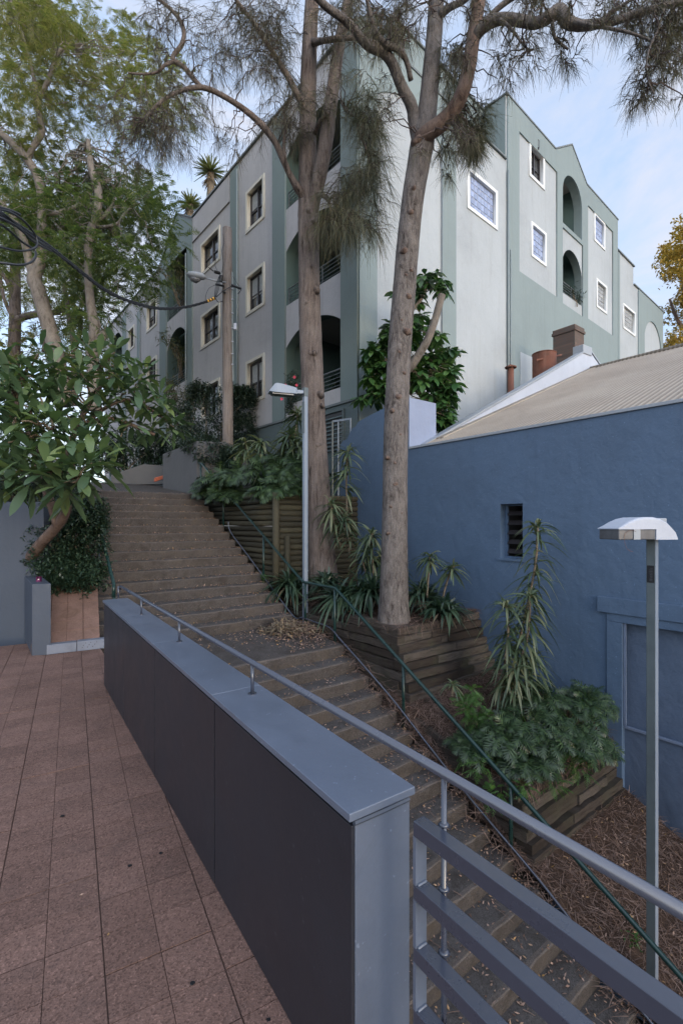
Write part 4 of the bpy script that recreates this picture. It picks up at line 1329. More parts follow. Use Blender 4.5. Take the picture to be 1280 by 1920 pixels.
ar = [arch(ta0, ta1, 13.88, 15.3, 16.12), arch(ta0 + 0.05, ta1 + 0.08, 11.1, 12.35, 13.1)]
holes = list(ar)
for (t0, t1, z0, z1), k, f in wr: holes.append(rect(t0 + 0.08, t1 - 0.08, z0 + 0.08, z1 - 0.08))
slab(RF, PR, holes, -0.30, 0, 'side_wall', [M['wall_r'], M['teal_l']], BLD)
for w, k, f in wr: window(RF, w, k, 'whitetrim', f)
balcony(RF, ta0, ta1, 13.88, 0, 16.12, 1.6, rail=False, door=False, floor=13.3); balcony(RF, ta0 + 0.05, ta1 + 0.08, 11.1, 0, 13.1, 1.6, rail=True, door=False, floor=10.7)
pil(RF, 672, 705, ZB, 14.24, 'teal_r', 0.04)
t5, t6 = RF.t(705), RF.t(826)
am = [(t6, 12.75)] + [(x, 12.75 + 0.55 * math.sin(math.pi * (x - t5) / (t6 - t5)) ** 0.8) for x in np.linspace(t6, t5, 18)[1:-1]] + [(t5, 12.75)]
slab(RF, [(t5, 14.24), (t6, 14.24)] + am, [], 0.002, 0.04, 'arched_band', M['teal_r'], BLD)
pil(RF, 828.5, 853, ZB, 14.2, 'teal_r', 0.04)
# the green field of the taller wing with its pale recessed panels
ptop = 15.68; pbot = 10.70
F1 = [RF.t(948), RF.t(971), RF.t(1042), RF.t(1053), RF.t(1090), RF.t(1100), RF.t(1147), 17.24]
slab(RF, [(F1[0] + 0.05, ZB), (F1[7], ZB), (F1[7], 16.49), (13.6, 16.49), (12.1, 17.44), (10.6, 16.49), (F1[0] + 0.05, 16.49)],
     [rect(F1[1], F1[2], pbot, ptop), rect(F1[5], F1[6], pbot, ptop), ar[0], rect(ta0 + 0.0, ta1 + 0.1, 10.62, 13.70)], 0.002, 0.05, 'green_field', M['teal_r'], BLD)
m = MB(); m.box(RF.p(RF.t(972), ZB, 0.052), RF.d * (RF.t(1012) - RF.t(972)), RF.n * 0.01, Z * (RF.z(972, 660) - ZB)); m.build('pale_patch', M['wall_r'], BLD)
pil(RF, 1157, 1160.5, ZB, 15.0, 'teal_r', 0.04)
t7, t8 = RF.t(1195), 24.39
slab(RF, [(t7, ZB), (t8, ZB), (t8, 14.1), (t7, 14.1)], [arch(t7 + 0.95, t8 - 0.4, ZB + 0.1, 12.0, 13.0)], 0.002, 0.05, 'green_end', M['teal_r'], BLD)
copings(RF, [(0, 14.245), (6.93, 14.245)]); copings(RF, [(6.9, 16.505), (10.6, 16.505), (12.1, 17.455), (13.6, 16.505), (17.3, 16.505)]); copings(RF, [(17.26, 15.055), (19.6, 15.055)]); copings(RF, [(19.56, 14.125), (24.45, 14.125)])
m = MB()
# returns of the taller volume and the set-back upper storey
m.box(RF.p(6.93, 14.0, -0.302), RF.d * 0.3, RF.n * -0.55, Z * 2.49)
m.box(RF.p(2.2, 13.9, -0.86), RF.d * 4.70, RF.n * -0.3, Z * 2.58)
m.build('set_back_wall', M['teal_r'], BLD)
m = MB(); m.prism([RF.p(2.15, 16.482, -0.80), RF.p(6.9, 16.482, -0.80), RF.p(6.9, 16.542, -0.80), RF.p(2.15, 16.542, -0.80)], RF.n * -0.4)
m.prism([RF.p(6.87, 16.505, -0.36), RF.p(6.87, 16.565, -0.36), RF.p(7.3, 16.565, -0.36), RF.p(7.3, 16.505, -0.36)], RF.n * -0.5)
m.build('coping', M['coping'], BLD)
m = MB()
t = RF.t(826.6); m.tube([RF.p(t, 3, 0.05), RF.p(t, 13.9, 0.05)], 0.022, 8)
t = RF.t(949.5); m.tube([RF.p(t, 3, 0.06), RF.p(t, 13.9, 0.06)], 0.035, 8)
t = RF.t(953.5); m.tube([RF.p(t, 3, 0.07), RF.p(t, 11.2, 0.07)], 0.025, 8)
m.build('downpipe', M['pipe'], BLD, smooth=True)
for t, z in ((RF.t(1069), 15.1), (RF.t(1070), 12.3)):
    m = MB(); c = RF.p(ta1 + 0.0, z, -1.1); m.tube([c, c + RF.d * -0.12], [0.13, 0.10], 12); m.build('wall_light', M['white'], BLD)
# rain head and fixing on the wall, solid roof and rear walls
m = MB(); p = RF.p(RF.t(1006), RF.z(1006, 275), 0.05); m.tube([p, p + Z * 0.25, p + Z * 0.25 + RF.d * 0.1, p + RF.d * 0.1], 0.012, 6); m.tube([p + Z * -0.05, p + Z * -0.12], 0.04, 8); m.build('lamp_bracket', M['sash'], BLD)
W2 = 11
cB = Vector((CX, CY, 0))
def Q(a, b, z): 
    q = cB + LF.d * a + RF.d * b; return Vector((q.x, q.y, z))
m = MB(); m.prism([Q(0.3, 0.3, 13.6), Q(TL_END, 0.3, 13.6), Q(TL_END, 9, 13.6), Q(9, 9, 13.6), Q(9, 24.3, 13.6), Q(0.3, 24.3, 13.6)], (0, 0, 0.3))
m.build('roof', M['coping'], BLD)
m = MB(); m.box(Q(TL_END - 0.3, 0.32, ZB), RF.d * 9, LF.d * 0.3, Z * 11.55); m.box(Q(0.32, 24.0, ZB), LF.d * 9, RF.d * 0.3, Z * 11.55)
m.box(Q(9, 9, ZB), LF.d * (TL_END - 9), RF.d * 0.3, Z * 11.5); m.box(Q(9, 9.4, ZB), RF.d * 15, LF.d * 0.3, Z * 11.5)
m.box(Q(0.95, 10.2, 13.9), RF.d * 7.0, LF.d * 6, Z * 2.5)
m.build('rear_wall', M['wall_r'], BLD)
m = MB(); c = RF.p(6.3, 14.35, -0.55); m.tube([c + Z * -0.3, c, c + Z * 0.28, c + Z * 0.36], [0.17, 0.18, 0.17, 0.08], 14)
tag(m.build('roof_water_butt', M['white'], smooth=True), 'small white rounded container on the roof terrace behind the parapet', 'container')

# ---------------------------------------------------------------- chimney, flues behind the house
def chimney():
    c = P(1077, 0, 15.2); c.z = 4
    T = thing('brick_chimney', 'square old brick chimney with stepped cap rising behind the white gable', 'chimney', c)
    zt = P(1077, 618, 15.2).z
    m = MB(); m.box(c, DR * 0.62, DS * 0.72, Z * (zt - 4)); m.build('stack', M['old_brick'], T)
    m = MB()
    m.box(Vector((c.x, c.y, zt)) - DR * 0.035 - DS * 0.035, DR * 0.69, DS * 0.79, Z * 0.085)
    m.box(Vector((c.x, c.y, zt + 0.087)) - DR * 0.01 - DS * 0.01, DR * 0.64, DS * 0.74, Z * 0.10)
    m.build('cap', M['old_brick'], T)
    c2 = P(1020, 0, 14.7); z1 = P(1020, 664, 14.7).z
    T = thing('rusty_flue', 'wide rusty metal cylinder with a rolled rim beside the brick chimney', 'flue', (c2.x, c2.y, 5))
    m = MB(); m.tube([Vector((c2.x, c2.y, 4.8)), Vector((c2.x, c2.y, z1))], 0.35, 28, cap=False)
    m.tube([Vector((c2.x, c2.y, z1 - 0.02)), Vector((c2.x, c2.y, 4.8))], 0.335, 28, cap=False); m.build('shell', M['rust'], T, smooth=True)
    m = MB()
    for k in range(28):
        a = 2 * math.pi * k / 28; b = 2 * math.pi * (k + 1) / 28
        m.tube([Vector((c2.x + .35 * math.cos(a), c2.y + .35 * math.sin(a), z1)), Vector((c2.x + .35 * math.cos(b), c2.y + .35 * math.sin(b), z1))], 0.018, 6)
    m.build('rim', M['rust'], T)
    m = MB(); m.box(P(1006, 676, 14.3), Vector((0.95, 0.4, 0.30)), Vector((0.02, 0.05, 0)), Z * 0.05); m.build('bracket', M['rust'], T)
    c3 = P(957, 0, 13.0); z3 = P(957, 690, 13).z
    T = thing('vent_pipe', 'slim rusty vent pipe with a conical hood, behind the white gable slope', 'pipe', (c3.x, c3.y, 3))
    m = MB(); m.tube([Vector((c3.x, c3.y, 2.5)), Vector((c3.x, c3.y, z3))], 0.085, 14); m.build('tube', M['rust'], T, smooth=True)
    m = MB(); m.tube([Vector((c3.x, c3.y, z3)), Vector((c3.x, c3.y, z3 + 0.03)), Vector((c3.x, c3.y, z3 + 0.1))], [0.15, 0.16, 0.02], 16); m.build('hood', M['rust'], T)
chimney()

# ================================================================== UTILITY POLE, STREET LAMPS, CABLES
def utility_pole():
    Y = 14.0
    b = P(427, 885, Y); top = P(426, 428, Y)
    T = thing('utility_pole', 'weathered grey timber utility pole with a street light arm and bundled black cables', 'utility pole', (b.x, b.y, 2.4))
    pts = [Vector((b.x, b.y, 2.2)), Vector((b.x, b.y, 5)), Vector((top.x, top.y, 9)), Vector((top.x, top.y, top.z))]
    m = MB(); m.tube(pts, [0.165, 0.155, 0.14, 0.132], 18, jitter=0.02); m.build('post', M['wood'], T, smooth=True)
    q = lambda u, v, dy=-0.2: P(u, v, Y + dy)
    m = MB(); m.tube([q(424, 529, -0.12), q(405, 526, -0.25), q(384, 521, -0.35)], 0.022, 8); m.build('lamp_arm', M['greymetal'], T, smooth=True)
    # cobra-head lamp
    m = MB()
    L = [(386, 523, .05), (380, 521, .115), (372, 519.5, .14), (362, 516.5, .13), (354, 514.5, .10), (350, 514, .03)]
    m.tube([q(u, v, -0.36 - i * 0.02) for i, (u, v, r) in enumerate(L)], [r for _, _, r in L], 14)
    lh = m.build('lamp_head', M['greymetal'], T, smooth=True)
    me = lh.data
    cz = q(368, 519).z
    for v in me.vertices:
        v.co.z = cz + (v.co.z - cz) * 0.72
    m = MB()
    L = [(376, 524, .03), (368, 524, .10), (360, 521, .09), (354, 518, .03)]
    m.tube([q(u, v, -0.40) for (u, v, r) in L], [r for _, _, r in L], 12); m.build('lamp_lens', M['lens'], T, smooth=True)
    # bracket, insulators, jumper wires
    m = MB()
    m.tube([q(420, 536), q(404, 533)], 0.03, 6); m.tube([q(412, 512), q(402, 509, -0.3)], 0.045, 8); m.tube([q(400, 508, -0.3), q(391, 501, -0.4)], 0.014, 5)
    m.tube([q(434, 534, -0.1), q(452, 541, -0.1)], 0.035, 8); m.tube([q(452, 543, -0.1), q(446, 551, -0.1)], 0.014, 5); m.tube([q(422, 549, -0.1), q(417, 546, -0.3)], 0.03, 6)
    m.tube([q(416, 516, -0.25), q(414, 528, -0.25)], 0.04, 7)
    m.build('insulator', M['black'], T)
    m = MB()
    def wire(pts, r=0.008): m.tube([Vector(p) for p in smooth_path([tuple(q(u, v, d)) for u, v, d in pts], 4)], r, 5)
    wire([(405, 533, -.25), (392, 540, -.3), (386, 553, -.35), (385, 563, -.35)])
    for k, o in enumerate((-3, -1, 1, 3)):
        wire([(413 + o * 0.3, 515, -.3), (409 + o, 530, -.32), (406 + o, 545, -.34), (403 + o * 0.5, 557, -.35)])
    wire([(405, 557, -.35), (414, 549, -.3), (425, 541, -.22), (435, 536, -.15)], 0.012)
    wire([(405, 560, -.35), (409, 566, -.3), (418, 564, -.2)], 0.012)
    wire([(418, 438, -.17), (420, 455, -.2), (416, 470, -.2), (419, 495, -.2), (415, 512, -.25)])
    wire([(406, 480, -.2), (403, 495, -.3), (408, 508, -.3), (414, 513, -.25)])
    wire([(437, 518, -.1), (444, 530, -.1), (449, 537, -.1)])
    m.build('jumper_wire', M['cable'], T)
    # conduit down the right side with clips
    m = MB()
    m.tube([q(435, 520, -0.05), q(435.5, 512, -0.05), q(436, 700, -0.05), q(437, 722, -0.05)][::1], 0.018, 7)
    m = MB(); m.tube([q(435.5, 510, -0.05), q(435.5, 600, -0.05), q(437, 715, -0.05)], 0.022, 7); cd = m.build('cable_conduit', M['pipe'], T)
    m = MB()
    for v in (541, 561, 587, 615, 640, 663, 683): m.cbox(q(435.8, v, -0.08), (0.06, 0, 0), (0, 0.05, 0), (0, 0, 0.02))
    m.build('clip', M['white'], cd)
    m = MB(); m.cbox(q(441, 612, -0.08), (0.085, 0, 0), (0, 0.07, 0), (0, 0, 0.19)); m.build('service_box', M['white'], T, bevel=0.01)
    # yellow and black marker sleeve and the twisted bundle that runs out past the viewer
    m = MB()
    for k in range(7):
        f0, f1 = k / 7, (k + 1) / 7
        a = q(387, 565, -.35); b2 = q(404, 558, -.33)
        m.tube([a.lerp(b2, f0), a.lerp(b2, f1)], 0.042, 8, mi=k % 2)
    m.build('marker_sleeve', [M['black'], M['yellow']], T)
utility_pole()

def cables():
    T = thing('overhead_cable', 'twisted black overhead cable sagging from the timber pole to a coiled bundle of wires', 'cable', P(386, 565, 13.65))
    base = [(388, 565, 13.65), (350, 575, 12.6), (300, 578, 11.4), (250, 567, 10.2), (200, 545, 9.2), (150, 508, 8.3), (100, 468, 7.5), (60, 440, 6.9), (0, 402, 6.0), (-120, 330, 5.0)]
    path = smooth_path([tuple(P(*b)) for b in base], 26)
    for k in range(3):
        ph = 2 * math.pi * k / 3
        m = MB(); pts = []
        for i, p in enumerate(path):
            a = i * 0.42 + ph
            pts.append(Vector(p) + Vector((0, math.cos(a), math.sin(a))) * 0.021)
        m.tube(pts, 0.019, 6); m.build('strand', M['cable'], T, smooth=True)
    # coiled service wires
    loops = [[(-60, 400, 5.6), (0, 392, 6), (40, 410, 6.3), (66, 440, 6.6), (68, 462, 6.6), (40, 470, 6.4), (0, 462, 6.1), (-40, 445, 6)],
             [(-40, 425, 5.8), (0, 420, 6), (40, 452, 6.4), (66, 470, 6.6), (62, 488, 6.5), (40, 496, 6.3), (0, 492, 6.1), (-50, 486, 6)],
             [(-40, 385, 5.8), (0, 396, 6), (30, 420, 6.3), (60, 445, 6.7), (90, 462, 7.2), (130, 494, 8.0)],
             [(-40, 392, 5.8), (10, 412, 6), (50, 436, 6.5), (80, 458, 7.0), (110, 478, 7.6), (150, 508, 8.3)],
             [(-60, 370, 5.6), (0, 388, 6), (25, 396, 6.2), (38, 402, 6.3)],
             [(-50, 405, 5.8), (0, 410, 6), (36, 428, 6.3), (62, 452, 6.6), (96, 470, 7.3)]]
    for L in loops:
        m = MB(); m.tube([Vector(p) for p in smooth_path([tuple(P(*b)) for b in L], 7)], 0.015, 6); m.build('service_wire', M['cable'], T, smooth=True)
cables()

def street_lamp_far():
    Y = 9.0
    b = P(572, 1166, Y); t = P(572, 742, Y)
    T = thing('street_lamp', 'galvanised square street lamp pole with a flat boxy head, standing at the stair landing', 'street lamp', (b.x, b.y, b.z), 'street lamps beside the steps')
    ax = DR; ay = DS
    w = 0.078
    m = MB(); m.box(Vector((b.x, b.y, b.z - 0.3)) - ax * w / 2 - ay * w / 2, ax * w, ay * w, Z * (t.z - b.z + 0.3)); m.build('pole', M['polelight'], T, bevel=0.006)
    m = MB(); m.box(Vector((b.x, b.y, t.z - 0.02)) - ax * 0.044 - ay * 0.044, ax * 0.088, ay * 0.088, Z * 0.17); m.build('pole_cap', M['pole'], T, bevel=0.005)
    m = MB(); m.box(Vector((b.x, b.y, t.z - 0.72)) - ax * 0.047 - ay * 0.044, ax * 0.008, ay * 0.088, Z * 0.60); m.build('access_strip', M['pole'], T)
    # head pointing over the stairs
    dr = Vector((-0.95, -0.31, 0)); sd_ = Vector((-dr.y, dr.x, 0))
    o = Vector((b.x, b.y, t.z + 0.06)) + dr * 0.04
    m = MB()
    def sec(x, w, z0, z1): 
        return [o + dr * x - sd_ * w + Z * z0, o + dr * x + sd_ * w + Z * z0, o + dr * x + sd_ * w * 0.8 + Z * z1, o + dr * x - sd_ * w * 0.8 + Z * z1]
    S = [sec(0, .045, -.03, .03), sec(.12, .05, -.04, .035), sec(.14, .10, -.06, .06), sec(.42, .13, -.07, .105), sec(.52, .135, -.07, .11), sec(.56, .13, -.07, .09), sec(.66, .12, -.055, -.045)]
    vs = [p for s_ in S for p in s_]; fs = []
    for i in range(len(S) - 1):
        for h in range(4): fs.append((i * 4 + h, i * 4 + (h + 1) % 4, (i + 1) * 4 + (h + 1) % 4, (i + 1) * 4 + h))
    fs += [(0, 1, 2, 3), tuple(range((len(S) - 1) * 4 + 3, (len(S) - 1) * 4 - 1, -1))]
    m.add(vs, fs); m.build('lamp_head', M['polelight'], T, bevel=0.006)
    m = MB(); m.prism([o + dr * .20 - sd_ * .085 - Z * .071, o + dr * .60 - sd_ * .10 - Z * .071, o + dr * .60 + sd_ * .10 - Z * .071, o + dr * .20 + sd_ * .085 - Z * .071], (0, 0, -0.02)); m.build('diffuser', M['lens'], T)
street_lamp_far()

def street_lamp_near():
    Y = 4.3
    b = P(1222, 1930, Y); zt = P(1222, 1000, Y).z
    T = thing('street_lamp', 'square street lamp pole with a white domed head, rising in front of the blue house', 'street lamp', (b.x, b.y, -2.9), 'street lamps beside the steps')
    ax, ay = DR, DS
    w = 0.072
    c = Vector((b.x, b.y, 0))
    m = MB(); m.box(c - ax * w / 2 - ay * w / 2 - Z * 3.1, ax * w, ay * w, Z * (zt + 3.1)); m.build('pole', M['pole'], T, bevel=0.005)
    m = MB(); m.box(c + ax * -0.036 - ay * (w / 2 + 0.0015) - Z * 2.9 , ax * 0.07, ay * -0.0015, Z * (zt + 2.9)); m.build('lit_pole_face', M['polelight'], T)  # paler sheet paints the light on the right side of the pole
    z = P(1222, 1060, Y).z; z2 = P(1222, 1092, Y).z
    m = MB(); m.box(c - ax * (w / 2 + 0.0) - ay * 0.03 + Z * z2, ax * -0.002, ay * 0.058, Z * (z - z2)); pl = m.build('plate', M['black'], T)
    m = MB()
    for k in range(9):
        zz = z2 + (z - z2) * (0.1 + 0.09 * k); L = rnd.uniform(0.015, 0.035)
        m.box(c - ax * (w / 2 + 0.0022) - ay * 0.018 + Z * zz, ax * -0.0004, ay * L, Z * 0.003)
    m.build('plate_marks', M['lens'], pl)
    # domed head: profile swept across its width
    dr = Vector((-0.985, -0.17, 0)); sd_ = Vector((-0.17, 0.985, 0))
    o = Vector((b.x, b.y, 0)) - dr * 0.14
    zb = P(1222, 1011, Y).z; top = P(1222, 970, Y).z; H = top - zb
    prof = [(0.0, 0.07), (0.02, 0.30), (0.06, 0.55), (0.11, 0.78), (0.17, 0.93), (0.24, 1.0), (0.34, 1.0), (0.42, 0.92), (0.49, 0.78), (0.55, 0.62), (0.592, 0.50), (0.592, 0.46)]
    W = 0.13; m = MB()
    prof = prof + [(0.218, 0.46), (0.218, 0.0), (0.0, 0.0)]
    n = len(prof); vs = []
    sections = ((-W, 0.90), (-W * 0.97, 0.96), (-W * 0.86, 1.0), (W * 0.86, 1.0), (W * 0.97, 0.96), (W, 0.90))
    for (y, sc_) in sections:
        for (x, h) in prof:
            hh = h * sc_ if h > 0.5 else h
            vs.append(o + dr * x + sd_ * y + Z * (zb + H * hh))
    fs = []
    for j in range(len(sections) - 1):
        for i in range(n):
            i2 = (i + 1) % n
            fs.append((j * n + i, j * n + i2, (j + 1) * n + i2, (j + 1) * n + i))
    fs += [tuple(range(n - 1, -1, -1)), tuple((len(sections) - 1) * n + i for i in range(n))]
    m.add(vs, fs)
    m.build('lamp_head', M['white'], T, smooth=False)
    m = MB(); m.box(o + dr * 0.218 - sd_ * (W * 0.93) + Z * zb, dr * 0.365, sd_ * W * 1.86, Z * (H * 0.455)); le = m.build('diffuser', M['lens'], T, bevel=0.008)
    m = MB(); m.box(o + dr * 0.375 - sd_ * (W * 0.955) + Z * (zb + 0.002), dr * 0.065, sd_ * -0.004, Z * (H * 0.47)); m.build('latch', M['greymetal'], T)
    m = MB(); m.box(o + dr * 0.05 + sd_ * -0.07 + Z * (zb + H * 0.60), dr * 0.10, sd_ * 0.14, Z * (H * 0.36)); m.build('top_panel', M['greymetal'], T, bevel=0.01)
    m = MB(); m.tube([Vector(p) for p in smooth_path([tuple(o + dr * x - sd_ * (W * 1.0) + Z * (zb + z_)) for x, z_ in ((0.42, 0.07), (0.47, 0.085), (0.53, 0.05), (0.53, -0.03), (0.50, -0.085), (0.45, -0.105))], 4)], 0.0014, 4)
    m.build('loose_wire', M['rust'], T)
street_lamp_near()

# ================================================================== TREES
def limb_tube(m, rows, k=3, n=10, jitter=0.04, seed=0, ridge=0.0):
    """rows of (u, v, Y, radius in photograph pixels)"""
    a = smooth_path([tuple(P(u, v, Y)) + (r * Y / FPX,) for u, v, Y, r in rows], k)
    m.tube([Vector(p[:3]) for p in a], [max(0.004, p[3]) for p in a], n, jitter=jitter, seed=seed, ridge=ridge)
    return a[:, :3]

def twig_between(m, a, b, r0, r1, wig=0.12, k=6):
    a = np.array(a, float); b = np.array(b, float); L = np.linalg.norm(b - a)
    pts = [a]
    for i in range(1, k):
        f = i / k
        p = a + (b - a) * f + rng.normal(0, wig * L / k, 3); p[2] += 0.10 * L * math.sin(f * math.pi)
        pts.append(p)
    pts.append(b)
    m.tube([Vector(p) for p in pts], list(np.linspace(r0, r1, k + 1)), 5, cap=False)
    return pts

def casuarina_crown(clumps, attach, seed=0, twigs=11, needles=15, nl=(0.16, 0.34), w=0.0062):
    """clumps: (x,y,z,R,weight); attach: points of limbs.  returns twig mesh builder and needle arrays"""
    m = MB(); parts = []
    att = np.array(attach)
    for (x, y, z, R, wt_) in clumps:
        c = np.array([x, y, z])
        d2 = np.linalg.norm(att - c, axis=1)
        a = att[np.argmin(d2 + rng.uniform(0, 0.25, len(att)))]
        if np.linalg.norm(a - c) > 0.08:
            twig_between(m, a, c, 0.012, 0.005, 0.25)
        for i in range(int(twigs * wt_)):
            ang = rng.uniform(0, 2 * math.pi); up = rng.uniform(-0.35, 0.5)
            d = np.array([math.cos(ang), math.sin(ang), up]); L = R * rng.uniform(0.45, 1.1)
            st = c + rng.normal(0, R * 0.25, 3)
            k = 5; pts = []
            for j in range(k + 1):
                f = j / k
                p = st + d * L * f; p[2] -= 0.45 * L * f * f
                p += rng.normal(0, 0.015, 3)
                pts.append(p)
            m.tube([Vector(p) for p in pts], [0.0042] * k + [0.002], 4, cap=False)
            N = needles
            f = rng.uniform(0.1, 1.0, N) * k; i0 = np.minimum(f.astype(int), k - 1); fr = (f - i0)[:, None]
            P_ = np.array(pts); base = P_[i0] * (1 - fr) + P_[i0 + 1] * fr
            dd = np.tile(d * 0.55, (N, 1)) + rng.normal(0, 0.38, (N, 3)); dd[:, 2] -= 0.55
            parts.append(ribbons(base, dd, rng.uniform(nl[0], nl[1], N), w, 2, rng.uniform(0.15, 0.55, N), 'taper'))
    return m, join_arr(parts)

def pxc(rows):
    """clumps from rows of (u, v, Y, radius px, weight)"""
    out = []
    for (u, v, Y, r, wt_) in rows:
        p = P(u, v, Y); out.append((p.x, p.y, p.z, r * Y / FPX, wt_))
    return out

def knots(m, rows, Y, off):
    for (u, v, r) in rows:
        p = P(u, v, Y - off); R = r * Y / FPX
        for k in range(3):
            q = p + Vector((rnd.uniform(-.4, .4) * R, -R * 0.5 * k * 0.5, rnd.uniform(-.3, .3) * R))
            m.tube([q + Vector((0, R * 1.0, 0)), q + Vector((0, R * 0.1, R * 0.1)), q + Vector((0, -R * 0.5, -0.1 * R))], [R * 1.3, R * 0.9, R * 0.35], 7, jitter=0.25, seed=int(u + v + k))

def casuarina_left():
    b = P(606, 1110, 9.8)
    T = thing('casuarina_tree', 'grey barked casuarina leaning beside the street lamp, with a forked second stem and drooping needles', 'tree', (b.x, b.y, 0.2), 'casuarina trees in the planters')
    m = MB(); att = []
    A = lambda rows, **k: att.append(limb_tube(m, rows, **k))
    A([(610, 1125, 9.7, 34), (606, 1080, 9.7, 28), (601, 1000, 9.75, 23.5), (596, 900, 9.8, 21.5), (590, 800, 9.8, 20.5), (585, 700, 9.8, 21), (581, 600, 9.8, 20.5), (579, 500, 9.8, 19.5), (578, 430, 9.8, 19.5), (578, 380, 9.8, 19), (577, 300, 9.8, 16.5), (577, 230, 9.8, 15.5), (578, 150, 9.8, 15), (582, 50, 9.8, 13.5), (588, -40, 9.8, 12), (600, -160, 9.8, 10)], k=8, n=44, seed=3, ridge=0.035, jitter=0.012)
    trunk = m.build('trunk', M['bark_brown'], T, smooth=True)
    m2 = MB()
    m = m2
    A([(583, 405, 9.75, 11), (594, 350, 9.6, 13), (605, 300, 9.5, 13.5), (614, 240, 9.5, 13), (622, 180, 9.5, 12), (630, 120, 9.5, 11), (640, 60, 9.5, 10.5), (655, -10, 9.5, 9.5), (668, -100, 9.5, 8)], n=14, seed=4)
    A([(572, 372, 9.7, 8), (558, 352, 9.6, 8), (545, 330, 9.5, 6), (532, 302, 9.4, 6), (518, 270, 9.3, 6), (497, 240, 9.2, 6), (470, 214, 9.1, 5.5), (440, 192, 9.0, 5), (405, 172, 8.9, 4.6), (378, 163, 8.8, 4.6), (350, 166, 8.7, 4), (322, 177, 8.6, 3.4), (298, 193, 8.5, 3), (270, 222, 8.4, 2)], n=9, seed=5)
    A([(378, 163, 8.8, 4.2), (362, 146, 8.8, 4.4), (345, 125, 8.8, 4.2), (326, 113, 8.8, 5), (326, 102, 8.8, 4), (340, 84, 8.8, 4), (345, 60, 8.8, 4), (336, 35, 8.8, 3.6), (315, 12, 8.8, 3.2), (285, -12, 8.8, 3)], n=8, seed=6)
    A([(326, 114, 8.8, 3.5), (308, 122, 8.7, 3), (296, 134, 8.7, 2.5), (270, 138, 8.6, 2), (240, 136, 8.5, 1.6)], n=6, seed=7)
    A([(534, 305, 9.4, 4), (532, 270, 9.4, 3), (534, 235, 9.4, 2.6), (532, 205, 9.4, 2)], n=6)
    A([(570, 196, 9.7, 7), (556, 175, 9.6, 6), (541, 145, 9.5, 5.5), (522, 115, 9.4, 5), (500, 80, 9.3, 4.5), (478, 45, 9.2, 4), (452, 12, 9.1, 3.6), (430, -20, 9.0, 3)], n=8)
    A([(588, 78, 9.6, 7), (604, 76, 9.4, 5), (630, 72, 9.2, 5), (660, 70, 9.0, 4.5), (700, 62, 8.8, 4), (740, 52, 8.6, 3.5)], n=8)
    A([(590, 250, 9.6, 5), (600, 225, 9.4, 3.5), (618, 212, 9.3, 3)], n=6)
    A([(600, 362, 9.5, 6), (608, 368, 9.4, 4.5), (616, 376, 9.3, 3.5), (622, 392, 9.2, 2.5), (640, 400, 9.1, 2)], n=6)
    A([(640, 190, 9.4, 3), (652, 210, 9.2, 3), (668, 220, 9.1, 2.5), (672, 245, 9.0, 2.5), (690, 290, 9.0, 2), (692, 330, 9, 1.6)], n=6)
    for k in range(26):
        u, v = rnd.uniform(566, 604), rnd.uniform(330, 1000)
    m.build('limb', M['bark_brown'], T, smooth=True)
    kn = MB(); knots(kn, [(586, 662, 7), (592, 545, 5), (575, 568, 4), (600, 740, 6), (573, 745, 4), (579, 397, 5), (588, 414, 4), (596, 835, 5), (604, 760, 4), (584, 500, 4), (578, 640, 3)], 9.8, 0.20); kn.build('knot', M['bark_brown'], T, smooth=True)
    rows = []
    for (u0, u1, v0, v1, n, r, Y, w_) in ((385, 560, -20, 120, 30, 48, 9.2, 1.0), (500, 575, 40, 270, 20, 42, 9.4, 1.1), (255, 390, 120, 250, 16, 38, 8.7, 0.8), (270, 370, -10, 110, 13, 40, 8.8, .75), (200, 300, 190, 300, 12, 42, 8.6, .8), (385, 450, 180, 300, 3, 30, 8.9, .45),
                                      (600, 690, -20, 60, 12, 42, 9.3, 1.0), (590, 640, 90, 260, 7, 34, 9.2, .8), (300, 345, 230, 300, 6, 30, 8.6, .8)):
        for _ in range(n): rows.append((rnd.uniform(u0, u1), rnd.uniform(v0, v1), Y + rnd.uniform(-.5, .5), r * rnd.uniform(.7, 1.2), w_))
    for (u, v) in ((420, 255), (440, 285), (465, 250), (535, 235)): rows.append((u, v, 9.0, 24, .4))
    m3, nd = casuarina_crown(pxc(rows), np.concatenate(att[1:]), twigs=9, needles=15, w=0.0055)
    m3.build('twig', M['twig'], T)
    arr_mesh('needles', nd[0], nd[1], M['casuarina_dark'], T)
    # dense hanging mass beside the trunk
    rows = []
    for (u0, u1, v0, v1, n, r, w_) in ((672, 715, 180, 300, 12, 28, 1.2), (640, 712, 290, 360, 12, 34, 1.0), (612, 700, 350, 430, 14, 36, 1.1), (600, 660, 385, 430, 7, 32, 1.0), (640, 690, 120, 210, 5, 28, .7)):
        for _ in range(n): rows.append((rnd.uniform(u0, u1), rnd.uniform(v0, v1), 9.0 + rnd.uniform(-.3, .3), r * rnd.uniform(.7, 1.2), w_))
    m3, nd = casuarina_crown(pxc(rows), np.concatenate(att[-3:]), twigs=9, needles=16, nl=(0.22, 0.5), w=0.0052)
    m3.build('twig', M['twig'], T)
    arr_mesh('needles', nd[0], nd[1], M['casuarina'], T)
casuarina_left()

